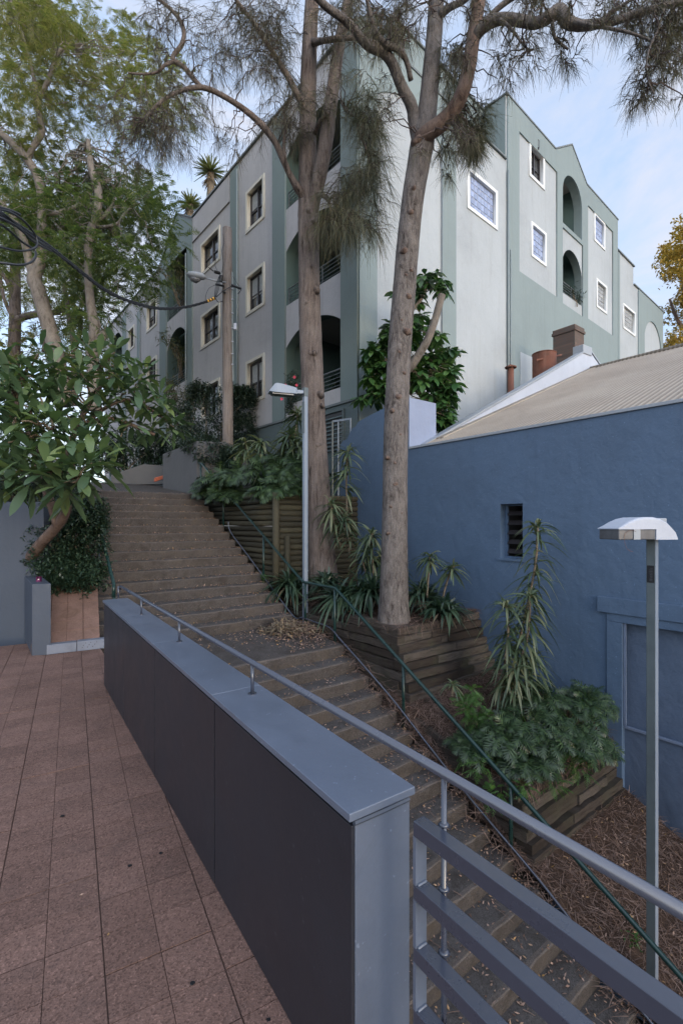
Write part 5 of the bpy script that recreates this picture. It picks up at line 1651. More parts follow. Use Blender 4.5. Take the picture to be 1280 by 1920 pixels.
def casuarina_right():
    b = P(738, 1170, 7.6)
    T = thing('casuarina_tree', 'tall casuarina with knotty straight trunk growing out of the sleeper planter, branches over the sky', 'tree', (b.x, b.y, 0.1), 'casuarina trees in the planters')
    m = MB(); att = []
    A = lambda rows, **k: att.append(limb_tube(m, rows, **k))
    A([(738, 1200, 7.6, 37), (738, 1165, 7.6, 31), (738, 1120, 7.6, 27), (739, 1050, 7.6, 25), (740, 950, 7.6, 23.5), (741, 850, 7.6, 23), (744, 750, 7.6, 22.5), (749, 650, 7.6, 22), (757, 550, 7.6, 21.5), (765, 450, 7.6, 21), (774, 370, 7.6, 20.5), (784, 310, 7.6, 21), (792, 265, 7.6, 22), (800, 215, 7.62, 18), (808, 130, 7.65, 16), (814, 60, 7.7, 15), (818, -20, 7.7, 14), (824, -150, 7.7, 11)], k=8, n=48, seed=9, ridge=0.022, jitter=0.014)
    m.build('trunk', M['bark_grey'], T, smooth=True)
    m = MB()
    A([(786, 262, 7.55, 15), (806, 246, 7.4, 15), (830, 228, 7.3, 14.5), (852, 202, 7.2, 13.5), (868, 170, 7.1, 13), (878, 130, 7.05, 13), (884, 90, 7.0, 13), (890, 50, 7.0, 12), (897, 5, 7.0, 12), (906, -60, 7.0, 11)], k=4, n=14, seed=10)
    m.build('limb', M['bark_dark'], T, smooth=True); m = MB()
    A([(783, 265, 7.6, 12), (776, 225, 7.6, 11.5), (770, 195, 7.5, 11), (752, 160, 7.4, 10), (735, 118, 7.3, 9.5), (718, 95, 7.2, 10), (700, 88, 7.1, 10), (682, 78, 7.0, 8), (662, 52, 6.9, 7.5), (640, 32, 6.8, 7), (612, 12, 6.7, 6.5), (588, -12, 6.6, 6)], k=4, n=12, seed=11)
    A([(770, 150, 7.4, 5), (762, 115, 7.3, 5), (748, 92, 7.2, 6), (722, 82, 7.1, 6), (705, 60, 7.0, 5), (695, 30, 6.9, 4), (688, 0, 6.8, 3.6), (680, -30, 6.7, 3)], n=8)
    A([(886, 78, 7.0, 9), (900, 56, 6.9, 10), (920, 40, 6.8, 10.5), (945, 34, 6.7, 9.5), (975, 38, 6.6, 9.5), (1005, 42, 6.5, 10), (1030, 30, 6.4, 11), (1048, 20, 6.4, 12), (1062, 38, 6.3, 11), (1085, 47, 6.3, 9), (1120, 44, 6.2, 8), (1160, 36, 6.1, 7), (1200, 22, 6.0, 6.5), (1245, 10, 5.9, 5.5), (1300, -5, 5.8, 5)], k=4, n=12, seed=12)
    A([(825, 25, 7.6, 8), (845, 12, 7.5, 6), (870, 0, 7.4, 5), (890, -20, 7.3, 4)], n=8)
    A([(905, 45, 6.9, 6), (930, 18, 6.8, 5), (960, -5, 6.7, 5), (990, -20, 6.6, 4)], n=8)
    A([(1068, 40, 6.3, 5), (1105, 46, 6.1, 3), (1140, 52, 6.0, 3), (1185, 62, 5.9, 2.4), (1225, 80, 5.85, 2), (1240, 110, 5.8, 1.6)], n=6)
    A([(1120, 44, 6.2, 5), (1150, 20, 6.1, 4), (1180, 0, 6, 3), (1200, -20, 6, 3)], n=6)
    A([(1245, 10, 5.9, 3), (1235, 50, 5.8, 2), (1215, 95, 5.8, 2), (1212, 140, 5.8, 1.6), (1225, 175, 5.8, 1.4)], n=6)
    A([(935, 36, 6.7, 4), (955, 50, 6.6, 3), (985, 88, 6.6, 2), (1000, 92, 6.6, 1.6)], n=6)
    A([(1035, 40, 6.4, 4), (1040, 70, 6.4, 3), (1065, 92, 6.4, 2)], n=6)
    m.build('limb', M['bark_grey'], T, smooth=True)
    kn = MB(); knots(kn, [(757, 470, 6), (771, 397, 5), (776, 352, 4), (765, 555, 5), (762, 620, 6), (757, 698, 3), (745, 745, 6), (737, 770, 4), (727, 858, 3), (739, 868, 4), (742, 908, 5), (741, 1020, 4), (740, 1090, 4), (783, 262, 7), (752, 600, 3), (748, 660, 3), (760, 515, 3), (770, 505, 3), (733, 950, 3), (750, 815, 3), (728, 1000, 3), (752, 962, 2)], 7.6, 0.175); kn.build('knot', M['bark_dark'], T, smooth=True)
    rows = []
    for (u0, u1, v0, v1, n, r, w_) in ((905, 1000, 0, 120, 13, 30, .75), (1010, 1080, 20, 110, 9, 26, .7), (1100, 1200, -10, 60, 11, 26, .7), (1185, 1290, -10, 100, 22, 32, 1.1), (1195, 1290, 90, 190, 15, 26, .8), (900, 960, 90, 150, 6, 22, .5),
                                      (840, 890, 90, 260, 8, 22, .8), (700, 800, -10, 70, 14, 34, .9), (640, 730, 10, 80, 8, 32, .8), (865, 885, 240, 275, 4, 20, .8), (840, 900, -20, 40, 8, 26, .8), (720, 760, 120, 240, 5, 26, .5), (950, 1290, -30, 10, 18, 28, .8), (1180, 1230, 170, 195, 3, 20, .6), (770, 800, 270, 300, 2, 14, .5)):
        for _ in range(n): rows.append((rnd.uniform(u0, u1), rnd.uniform(v0, v1), np.interp((u0 + u1) / 2, [650, 880, 1280], [7.2, 7.0, 5.9]) + rnd.uniform(-.4, .4), r * rnd.uniform(.7, 1.2), w_))
    m3, nd = casuarina_crown(pxc(rows), np.concatenate(att[1:]), twigs=9, needles=12, nl=(0.10, 0.24), w=0.0046)
    m3.build('twig', M['twig'], T)
    arr_mesh('needles', nd[0], nd[1], M['casuarina_dark'], T)
    # thicker greenish bunch in the fork
    rows = []
    for (u0, u1, v0, v1, n, r, w_) in ((845, 905, 195, 260, 9, 24, 1.1), (870, 890, 240, 290, 5, 20, 1), (825, 850, 265, 320, 3, 16, .7), (835, 870, 60, 180, 8, 24, .9), (700, 750, 20, 80, 5, 30, 1)):
        for _ in range(n): rows.append((rnd.uniform(u0, u1), rnd.uniform(v0, v1), 7.7 + rnd.uniform(-.2, .4), r * rnd.uniform(.7, 1.2), w_))
    m3, nd = casuarina_crown(pxc(rows), np.concatenate(att[1:2]), twigs=11, needles=17, nl=(0.14, 0.3), w=0.006)
    m3.build('twig', M['twig'], T)
    arr_mesh('needles', nd[0], nd[1], M['casuarina'], T)
casuarina_right()

# ---- feathery trees on the left
def feather_fronds(centres, R, n_per, L=0.42, lw=0.028, pairs=9, droop=0.35):
    """bipinnate-looking fronds: rows of small leaflets along a drooping rachis"""
    C_ = np.array(centres); N = len(C_) * n_per
    ci = np.repeat(np.arange(len(C_)), n_per)
    off = unit(rng.normal(0, 1, (N, 3))) * (rng.uniform(0.2, 1.0, (N, 1)) ** 0.6) * np.array(R)[ci][:, None]
    off[:, 2] *= 0.75
    base = C_[ci] + off
    d = unit(off * 0.8 + rng.normal(0, 0.5, (N, 3)) * np.array(R)[ci][:, None]); d[:, 2] -= 0.15; d = unit(d)
    LL = L * rng.uniform(0.7, 1.2, N)
    side = unit(np.cross(d, np.tile([0, 0, 1.0], (N, 1)) + rng.normal(0, .3, (N, 3))))
    parts = []
    t = (np.arange(pairs) + 1) / pairs
    for sgn in (-1, 1):
        p = base[:, None] + d[:, None] * (LL[:, None] * t)[..., None]
        p[:, :, 2] -= (droop * LL)[:, None] * t ** 2
        ld = sgn * side[:, None] * 0.85 + d[:, None] * 0.5 + np.array([0, 0, -0.25])
        ld = np.broadcast_to(ld, p.shape) + rng.normal(0, 0.12, p.shape)
        ll = (LL[:, None] * 0.33 * np.sin(np.pi * (t * 0.85 + 0.1)))
        nn = unit(np.cross(ld, side[:, None] + 0.4 * rng.normal(0, 1, p.shape)))
        ws = unit(np.cross(nn, ld)) if False else np.broadcast_to(d[:, None], p.shape)
        parts.append(ribbons(p.reshape(-1, 3), ld.reshape(-1, 3), ll.reshape(-1), lw, 1, 0.15, 'taper', side=ws.reshape(-1, 3)))
    return join_arr(parts)

def fill_poly(poly, n, Y0, Y1):
    """scatter n clump centres inside an outline given in photograph pixels, at depths Y0..Y1"""
    xs = [p[0] for p in poly]; ys = [p[1] for p in poly]; out = []
    while len(out) < n:
        u, v = rnd.uniform(min(xs), max(xs)), rnd.uniform(min(ys), max(ys))
        ins = False
        for i in range(len(poly)):
            (x1, y1), (x2, y2) = poly[i - 1], poly[i]
            if (y1 > v) != (y2 > v) and u < (x2 - x1) * (v - y1) / (y2 - y1) + x1: ins = not ins
        if ins: out.append((u, v, rnd.uniform(Y0, Y1)))
    return out

def feather_tree(name, label, trunks, mat_bark, clumps, mat_leaf, n_per, L, base, R=0.75, lw=0.03, extra=None):
    T = thing(name, label, 'tree', base, 'background trees' if name == 'background_tree' else 'feathery trees')
    att = []
    for i, rows in enumerate(trunks):
        m = MB(); att.append(limb_tube(m, rows, k=4, n=12, seed=i, jitter=0.03)); m.build('trunk' if i == 0 else 'limb', mat_bark, T, smooth=True)
    att = np.concatenate(att)
    m = MB(); cs = []
    for (u, v, Y) in clumps:
        c = np.array(P(u, v, Y)); cs.append(c)
        a = att[np.argmin(np.linalg.norm(att - c, axis=1) + rng.uniform(0, 0.8, len(att)))]
        if np.linalg.norm(a - c) < 4.5: twig_between(m, a, c, 0.015, 0.005, 0.3)
    m.build('twig', mat_bark, T)
    V, Q_ = feather_fronds(cs, [R * rnd.uniform(.7, 1.2) for _ in cs], n_per, L, lw)
    arr_mesh('foliage', V, Q_, mat_leaf, T)
    return T

Yj = 13.0
poly_dense = [(-30, 390), (60, 350), (130, 330), (190, 330), (240, 320), (300, 345), (325, 390), (318, 450), (290, 490), (300, 540), (275, 575), (225, 560), (200, 600), (160, 610), (120, 540), (90, 470), (0, 470), (-30, 500)]
poly_top = [(-30, -20), (110, -20), (180, 30), (240, 70), (330, 130), (350, 190), (320, 230), (260, 250), (200, 225), (120, 240), (60, 260), (-30, 330)]
feather_tree('feathery_tree', 'tall pale stemmed tree with airy feathery leaves, left behind the overhead cable',
    [[(120, 760, Yj, 15), (110, 690, Yj, 14), (100, 640, Yj, 13.5), (85, 590, Yj, 13), (72, 545, Yj, 13), (64, 522, Yj, 12), (76, 490, Yj, 9), (78, 430, Yj, 8), (78, 370, Yj, 8), (70, 330, Yj, 8), (52, 300, Yj, 7.5), (25, 270, Yj, 7), (-10, 240, Yj, 6)],
     [(64, 524, Yj, 8), (56, 495, Yj, 7.5), (48, 460, Yj, 7), (35, 430, Yj, 6.5), (20, 400, Yj, 6), (-10, 370, Yj, 5)],
     [(52, 300, Yj, 5.5), (62, 275, Yj, 5), (78, 248, Yj, 6), (74, 220, Yj, 5), (72, 190, Yj, 4.5), (90, 150, Yj, 4), (108, 100, Yj, 3.5), (130, 85, Yj, 3)],
     [(74, 400, Yj, 4), (100, 400, Yj, 4), (130, 392, Yj, 4), (160, 382, Yj, 4), (185, 392, Yj, 3), (200, 408, Yj, 2.5)],
     [(72, 190, Yj, 3), (60, 130, Yj, 3), (40, 60, Yj, 3), (20, 0, Yj, 2.5)]],
    M['bark_pale'], fill_poly(poly_top, 84, 13.2, 16) + fill_poly(poly_top, 20, 11.3, 12.7) + fill_poly([(-30, 330), (60, 260), (140, 250), (140, 330), (60, 350), (-30, 390)], 14, 13.4, 15), M['feather'], 30, 0.38, P(120, 900, Yj), 0.74, 0.026)
feather_tree('feathery_tree', 'slender pale trunked tree with dense dark green feathery crown beside the building corner',
    [[(178, 770, 12.6, 12), (176, 700, 12.6, 11), (172, 645, 12.6, 11), (178, 620, 12.6, 10), (170, 570, 12.6, 8), (166, 520, 12.6, 7.5), (166, 470, 12.6, 7.5), (172, 430, 12.6, 8), (183, 395, 12.6, 7), (184, 355, 12.6, 7), (172, 320, 12.6, 6.5), (168, 290, 12.6, 5), (165, 262, 12.6, 4)],
     [(183, 425, 12.6, 3.5), (200, 425, 12.5, 3.2), (222, 418, 12.4, 3), (232, 402, 12.4, 2.5), (248, 390, 12.4, 2)],
     [(184, 415, 12.6, 3), (205, 395, 12.5, 2.6), (215, 370, 12.4, 2.2)],
     [(178, 650, 12.6, 8), (190, 635, 12.6, 8), (194, 622, 12.6, 7)]],
    M['bark_pale'], fill_poly(poly_dense, 130, 12.8, 16.5) + fill_poly(poly_dense, 16, 11.4, 12.3), M['feather_green'], 26, 0.40, P(178, 900, 12.6), 0.62, 0.030)
# darker trees further back
def back_tree(label, base, trunks, poly, n, Y0, Y1, mat, n_per=16, R=1.2, L=0.5, lw=0.05, name='background_tree'):
    return feather_tree(name, label, trunks, M['bark_brown'], fill_poly(poly, n, Y0, Y1), mat, n_per, L, base, R, lw)
back_tree('stout brown trunked tree at the far left with olive leaves against the bright sky', P(25, 930, 20),
    [[(24, 800, 20, 11), (25, 700, 20, 10.5), (28, 600, 20, 10), (28, 520, 20, 9), (30, 450, 20, 8)], [(22, 545, 20, 5), (10, 520, 20, 4), (-10, 505, 20, 4)], [(20, 590, 20, 3), (8, 560, 20, 3), (0, 520, 20, 3)], [(28, 600, 20, 6), (60, 590, 19.5, 6), (110, 585, 19, 5)]],
    [(-30, 420), (60, 440), (150, 470), (190, 560), (160, 620), (90, 600), (60, 640), (40, 600), (-30, 560)], 44, 18, 23, M['feather'], 15, 1.1, 0.6, 0.05)
back_tree('thin forked tree among the gaps of bright sky behind the broad leaved tree', P(140, 930, 18),
    [[(139, 760, 18, 6), (140, 660, 18, 6), (132, 610, 18, 5), (126, 570, 18, 4), (120, 530, 18, 4)], [(140, 655, 18, 4), (150, 620, 18, 4), (152, 580, 18, 3)], [(82, 660, 18, 4), (86, 620, 18, 3.5), (80, 600, 18, 3)]],
    [(60, 650), (150, 610), (220, 640), (230, 720), (180, 700), (100, 700), (40, 730), (-20, 720), (-20, 600), (20, 640)], 34, 17, 22, M['feather'], 13, .8, 0.45, 0.05)

# ================================================================== SHRUBS AND PLANTS
def leaf_cloud(pts, n, L, W, mat, name, parent, prof='oval', m=2, fold=0.0, droop=0.2, outward=None):
    """n leaves scattered over the points (K,3) with random attitudes"""
    pts = np.asarray(pts)
    i = rng.integers(0, len(pts), n)
    base = pts[i] + rng.normal(0, L * 0.4, (n, 3))
    d = rng.normal(0, 1, (n, 3)); d[:, 2] = d[:, 2] * 0.6 - 0.05
    if outward is not None: d += unit(base - np.array(outward)) * 0.8
    V, Q_ = ribbons(base, d, L * rng.uniform(.6, 1.25, n), W * rng.uniform(.7, 1.2, n), m, droop, prof, fold)
    return arr_mesh(name, V, Q_, mat, parent)

def blob_pts(cs, n, lump=0.25):
    """points through lumpy ellipsoids: cs rows of (x,y,z,rx,ry,rz); denser towards the outside"""
    out = []
    for (x, y, z, rx, ry, rz) in cs:
        d = unit(rng.normal(0, 1, (n, 3))); r = rng.uniform(0.35, 1.0, (n, 1)) ** 0.45
        w = 1 + lump * np.sin(d[:, :1] * 5 + x * 3) * np.cos(d[:, 1:2] * 6 + z * 2) * 1.2
        out.append(np.array([x, y, z]) + d * r * w * np.array([rx, ry, rz]))
    return np.concatenate(out)

def shrub(name, label, cat, blobs, n, L, W, mat, base, stems=6, prof='oval', group=None):
    T = thing(name, label, cat, base, group)
    pts = blob_pts(blobs, 500)
    m = MB()
    for k in range(stems):
        b = blobs[k % len(blobs)]
        q = np.array([b[0] + rnd.uniform(-.5, .5) * b[3], b[1] + rnd.uniform(-.5, .5) * b[4], b[2] + rnd.uniform(-.2, .7) * b[5]])
        p0 = np.array(base, float) + np.array([rnd.uniform(-.15, .15), rnd.uniform(-.15, .15), 0])
        twig_between(m, p0, q, 0.022, 0.006, 0.2)
    m.build('stem', M['stem'], T)
    leaf_cloud(pts, n, L, W, M[mat], 'foliage', T, prof)
    return T

def pb(u, v, Y, ru, rv, ry=None):
    p = P(u, v, Y); s = Y / FPX
    return (p.x, p.y, p.z, ru * s, (ry if ry is not None else ru * s), rv * s)

# clipped hedge beside the steps
shrub('clipped_hedge', 'dark green small leaved clipped hedge between the garden wall and the concrete steps', 'hedge',
      [pb(112, 1030, 7.35, 46, 62, .45), pb(152, 1020, 7.5, 46, 72, .45), pb(130, 970, 7.8, 62, 48, .5), pb(172, 975, 7.9, 30, 42, .4), pb(110, 1075, 7.15, 38, 38, .3), pb(160, 1078, 7.3, 34, 36, .3)], 26000, 0.052, 0.032, 'ficus', tuple(P(135, 1100, 7.5)), 12)
# dark foliage filling under the broad leaved tree
shrub('understory_shrub', 'deep shaded shrub with narrow leaves behind the garden wall at the far left', 'shrub',
      [pb(20, 900, 8.4, 60, 50), pb(70, 880, 9, 70, 60), pb(-20, 860, 9, 60, 70), pb(110, 900, 8.6, 40, 40), pb(30, 800, 10, 70, 60)], 7000, 0.16, 0.026, 'shrub', tuple(P(40, 960, 8.8)), 8, 'lance')
shrub('understory_shrub', 'dark glossy shrub above the low sloping wall at the top of the steps', 'shrub',
      [pb(240, 838, 17.6, 55, 42), pb(205, 852, 17.4, 34, 32), pb(290, 842, 17.8, 26, 38)], 6500, 0.17, 0.055, 'ficus', tuple(P(240, 890, 17.6)), 7, 'lance')
shrub('bushy_shrub', 'large dusty green bushy shrub spilling over the tall rendered planter beside the timber pole', 'shrub',
      [pb(385, 790, 15.2, 52, 60), pb(360, 830, 14.8, 42, 42), pb(420, 770, 15.4, 44, 44), pb(452, 765, 15.3, 28, 38), pb(410, 840, 15, 50, 42), pb(455, 815, 15.2, 30, 38), pb(340, 790, 15.6, 28, 40), pb(465, 742, 15.3, 14, 18), pb(375, 735, 15.4, 24, 18), pb(448, 738, 15.3, 18, 14), pb(335, 852, 14.8, 18, 22), pb(400, 850, 12.9, 34, 28, .5), pb(375, 836, 13.3, 30, 20, .4), pb(432, 858, 12.7, 20, 18, .4)], 26000, 0.105, 0.042, 'shrub', tuple(P(400, 885, 14.9)), 14)
shrub('bamboo_clump', 'sparse bamboo like plant with drooping tips against the lower grey wall of the building', 'bamboo',
      [pb(340, 760, 16.8, 24, 28), pb(322, 735, 17, 14, 26), pb(365, 745, 16.8, 16, 16)], 1300, 0.22, 0.03, 'bamboo', tuple(P(345, 850, 16.8)), 10, 'lance')

# balcony plants
shrub('balcony_bamboo', 'tall dry bamboo leaning out of the upper arched balcony of the street wall', 'plant',
      [pb(338, 505, 20.4, 10, 26), pb(325, 520, 20.2, 12, 18), pb(345, 545, 20.4, 8, 20), pb(300, 500, 19.8, 14, 5)], 520, 0.26, 0.03, 'bamboo', tuple(P(345, 585, 20.6)), 12, 'lance')
shrub('balcony_bamboo', 'small leafy plant hanging over the lower arched balcony of the street wall', 'plant',
      [pb(330, 650, 20.2, 12, 14), pb(340, 675, 20.4, 9, 12), pb(312, 632, 19.8, 12, 8)], 320, 0.26, 0.04, 'bamboo', tuple(P(342, 710, 20.6)), 8, 'lance')
shrub('potted_flower', 'small shrub with tiny pink flowers on the lowest corner balcony behind the street lamp', 'plant',
      [pb(550, 712, 13.9, 12, 16, .3), pb(547, 745, 13.8, 10, 14, .25), pb(543, 765, 13.8, 7, 12, .2)], 1100, 0.06, 0.035, 'shrub', tuple(P(553, 740, 14)), 5)
m = MB()
for u, v in ((552, 707), (528, 748), (535, 722), (556, 722)):
    p = P(u, v, 13.45)
    for k in range(5):
        a = k * 1.256; m.add([p, p + Vector((math.cos(a) * .04, -.01, math.sin(a) * .04)), p + Vector((math.cos(a + .7) * .045, -.012, math.sin(a + .7) * .045)), p + Vector((math.cos(a + 1.2) * .035, -.01, math.sin(a + 1.2) * .035))], [(0, 1, 2, 3)])
fl = m.build('flower', M['pink'], bpy.data.objects['potted_flower'])
shrub('balcony_plant', 'green pot plant behind the railing of the lowest corner balcony', 'plant', [pb(630, 715, 12.9, 9, 9, .2)], 120, 0.16, 0.06, 'ficus', tuple(P(630, 732, 12.9)), 3)
shrub('balcony_plant', 'little grassy plants along the railing of the lower arched balcony on the right wing', 'plant', [pb(1072, 545, 19.9, 9, 7, .2), pb(1082, 560, 20.2, 7, 6, .2)], 240, 0.22, 0.03, 'ficus', tuple(P(1076, 575, 20)), 3, 'lance')

# roof yuccas
def yucca(u, v, R, label):
    c = P(u, v, 20.6); base = P(u - 3, v + 75, 20.6)
    T = thing('yucca', label, 'plant', base, 'yuccas on the roof')
    m = MB(); m.tube([base, base.lerp(c, 0.5) + Vector((0.05, 0, 0)), c], [0.12, 0.16, 0.14], 10); m.build('stem', M['stem'], T)
    n = 150
    d = rng.normal(0, 1, (n, 3)); d[:, 2] = np.abs(d[:, 2]) * 0.9 - 0.25
    V, Q_ = ribbons(np.tile(np.array(c), (n, 1)), d, R * rng.uniform(.7, 1.1, n), 0.07, 3, 0.15, 'taper', 0.15)
    arr_mesh('leaves', V, Q_, M['yucca'], T)
    n = 90; d = rng.normal(0, 1, (n, 3)); d[:, 2] = -np.abs(d[:, 2]) - 0.8
    b = np.tile(np.array(c), (n, 1)); b[:, 2] -= rng.uniform(0, R * .5, n)
    V, Q_ = ribbons(b, d, R * .6, 0.06, 2, 0.1, 'taper'); arr_mesh('dead_leaves', V, Q_, M['drybits'], T)
yucca(395, 322, 0.78, 'taller spiky yucca on the roof above the street wall'); yucca(356, 383, 0.62, 'smaller spiky yucca lower on the roof beside the taller one')

# ---- broad leaved tree (frangipani) leaning over the wall
def frangipani():
    T = thing('frangipani_tree', 'frangipani tree with large paddle leaves leaning over the garden wall beside the steps', 'tree', P(70, 1010, 6.9))
    m = MB(); att = []
    A = lambda rows, **k: att.append(limb_tube(m, rows, **k))
    A([(40, 1075, 7.6, 12), (72, 1025, 7.0, 10), (92, 1003, 6.8, 9.5), (112, 980, 6.6, 9), (125, 955, 6.4, 8), (128, 920, 6.3, 7), (118, 880, 6.3, 7), (125, 840, 6.3, 6)], n=16, ridge=.05)
    A([(108, 985, 6.6, 8), (98, 950, 6.6, 8), (90, 930, 6.6, 8), (85, 900, 6.6, 7), (70, 850, 6.6, 6), (50, 800, 6.6, 5), (30, 750, 6.6, 4.5)], n=10)
    A([(125, 850, 6.3, 6), (145, 800, 6.5, 5), (165, 760, 6.7, 4.5), (190, 720, 6.9, 4), (185, 690, 7, 3)], n=8)
    A([(140, 815, 6.4, 5), (175, 790, 6.6, 4.5), (215, 785, 6.9, 4), (255, 800, 7.1, 3.5), (290, 815, 7.2, 3)], n=8)
    A([(165, 790, 6.6, 4), (205, 760, 6.9, 3.5), (250, 750, 7.1, 3.2), (300, 780, 7.3, 3)], n=8)
    A([(85, 900, 6.6, 5), (110, 870, 6.1, 4.5), (130, 880, 5.7, 4), (140, 905, 5.5, 3)], n=8)
    A([(70, 850, 6.5, 4), (90, 820, 6.1, 4), (100, 800, 5.9, 3)], n=8)
    m.build('trunk', M['bark_dark'], T, smooth=True)
    att = np.concatenate(att)
    tips = [(130, 930, 6.2), (150, 890, 5.5), (118, 905, 5.5), (88, 885, 5.5), (30, 885, 5.7), (188, 865, 5.7), (60, 895, 5.7), (140, 870, 5.6), (240, 690, 7), (300, 745, 7.2), (165, 660, 6.7), (95, 720, 6.4), (190, 800, 6.4), (215, 740, 6.9), (10, 740, 6.2), (110, 770, 6.2), (70, 790, 6.0), (20, 810, 6), (165, 820, 6.2), (170, 870, 5.6), (95, 870, 5.6), (60, 850, 5.7), (100, 800, 5.8), (130, 820, 5.7), (40, 790, 5.8), (15, 830, 5.8), (-15, 770, 5.9),
            (20, 720, 6.1), (60, 705, 6.2), (100, 690, 6.3), (75, 745, 6.1), (120, 735, 6.2), (150, 700, 6.4), (185, 680, 6.5), (180, 730, 6.5), (215, 700, 6.7), (235, 735, 6.8), (200, 765, 6.7),
            (255, 720, 6.9), (270, 755, 7.0), (310, 775, 7.2), (325, 800, 7.3), (285, 800, 7.2), (250, 790, 6.9), (5, 680, 6.3), (-20, 700, 6.2), (45, 760, 6.0), (150, 770, 6.3), (225, 820, 6.9), (0, 900, 5.9), (40, 690, 6.4), (130, 665, 6.6), (215, 660, 6.8), (270, 700, 7.1), (150, 840, 5.9), (20, 870, 5.8), (75, 660, 6.6)]
    m2 = MB(); parts = []
    for (u, v, Y) in tips:
        c = np.array(P(u, v, Y))
        a = att[np.argmin(np.linalg.norm(att - c, axis=1) + rng.uniform(0, 0.1, len(att)))]
        pts = twig_between(m2, a, c, 0.016, 0.012, 0.25)
        n = rnd.randint(12, 17)
        ang = np.arange(n) * 2.4 + rnd.random() * 6
        el = np.linspace(-0.75, 1.1, n) + rng.normal(0, 0.12, n)
        d = np.stack([np.cos(ang) * np.cos(el), np.sin(ang) * np.cos(el), np.sin(el)], 1)
        base = np.tile(c, (n, 1)) + d * 0.03; base[:, 2] += np.linspace(-0.06, 0.03, n)
        L = rng.uniform(0.32, 0.45, n) * (1.0 if Y < 6.2 else 0.85)
        parts.append(ribbons(base, d, L, L * rng.uniform(.24, .30, n), 6, rng.uniform(.1, .35, n), 'frang', 0.10))
    m2.build('branch', M['stem'], T, smooth=True)
    V, Q_ = join_arr(parts); arr_mesh('foliage', V, Q_, M['frangipani'], T, True)
_old_ribbons = ribbons
def ribbons(base, d, L, W, m=3, droop=0.3, prof='strap', fold=0.0, curl=None, side=None):
    if prof == 'frang':
        return _frang(base, d, L, W, droop, fold)
    return _old_ribbons(base, d, L, W, m, droop, prof, fold, curl, side)
def _frang(base, d, L, W, droop, fold):
    """paddle leaf: stalk, widest two thirds along, pointed tip"""
    N = len(base); d = unit(np.asarray(d, float)); base = np.asarray(base, float)
    t = np.array([0, .12, .25, .42, .6, .75, .88, 1.0]); w = np.array([.06, .14, .55, .85, 1.0, .92, .55, .03])
    up = np.tile([0, 0, 1.0], (N, 1)) + rng.normal(0, 0.2, (N, 3)); side = unit(np.cross(d, up))
    nrm = unit(np.cross(side, d))
    c = base[:, None] + d[:, None] * (L[:, None] * t)[..., None]
    c[:, :, 2] -= (droop * L)[:, None] * t ** 2
    half = side[:, None] * (W[:, None] * .5 * w)[..., None]; lift = nrm[:, None] * (W[:, None] * fold * w)[..., None]
    wave = nrm[:, None] * (W[:, None] * .05 * np.sin(t * 17 + rng.uniform(0, 6, (N, 1))))[..., None]
    rows = np.stack([c - half + lift + wave, c, c + half + lift - wave], 2); k = 3
    V = rows.reshape(-1, 3); idx = np.arange(N * len(t) * k).reshape(N, len(t), k); q = []
    for j in range(2): q.append(np.stack([idx[:, :-1, j], idx[:, :-1, j + 1], idx[:, 1:, j + 1], idx[:, 1:, j]], -1).reshape(-1, 4))
    return V, np.concatenate(q)
frangipani()

# ---- lobed philodendron leaves
def philo_leaf():
    """a flat deeply lobed leaf of unit length: vertices and quads"""
    V = []; Fq = []
    def strip(a, b, w0, w1, mid=0.5, wm=1.0, z0=0, z1=0):
        a = np.array(a, float); b = np.array(b, float); dv = (b - a); nrm = np.array([-dv[1], dv[0]]) / np.linalg.norm(dv)
        for i, (f, w_) in enumerate(((0, w0), (mid, wm), (1, w1))):
            c = a + dv * f; zz = z0 + (z1 - z0) * f
            V.append([c[0] - nrm[0] * w_, c[1] - nrm[1] * w_, zz]); V.append([c[0] + nrm[0] * w_, c[1] + nrm[1] * w_, zz])
        b0 = len(V) - 6
        Fq.extend([[b0, b0 + 1, b0 + 3, b0 + 2], [b0 + 2, b0 + 3, b0 + 5, b0 + 4]])
    strip([0, -0.05], [0, 1.0], 0.05, 0.01, 0.5, 0.055)
    for (y, l, a, w) in ((0.0, .34, -1.9, .04), (0.08, .46, -1.6, .042), (0.22, .52, -1.15, .042), (0.38, .50, -.95, .04), (0.54, .42, -.8, .036), (0.70, .32, -.65, .032), (.84, .20, -.5, .026)):
        for s in (-1, 1):
            dx = math.sin(-a) * s * l; dy = math.cos(a) * l
            strip([0, y], [dx, y + dy], 0.045, 0.012, 0.55, w, 0, -0.07)
    return np.array(V), np.array(Fq)
PL_V, PL_F = philo_leaf()
def place_leaves(base, d, nrm, size):
    """copies of the lobed leaf with tip direction d and face normal nrm"""
    d = unit(d); x = unit(np.cross(d, nrm)); n = np.cross(x, d)
    V = base[:, None] + size[:, None, None] * (x[:, None] * PL_V[None, :, :1] + d[:, None] * PL_V[None, :, 1:2] + n[:, None] * (PL_V[None, :, 2:] - 0.22 * PL_V[None, :, 1:2] ** 2))
    k = len(PL_V); F_ = PL_F[None] + (np.arange(len(base)) * k)[:, None, None]
    return V.reshape(-1, 3), F_.reshape(-1, 4)

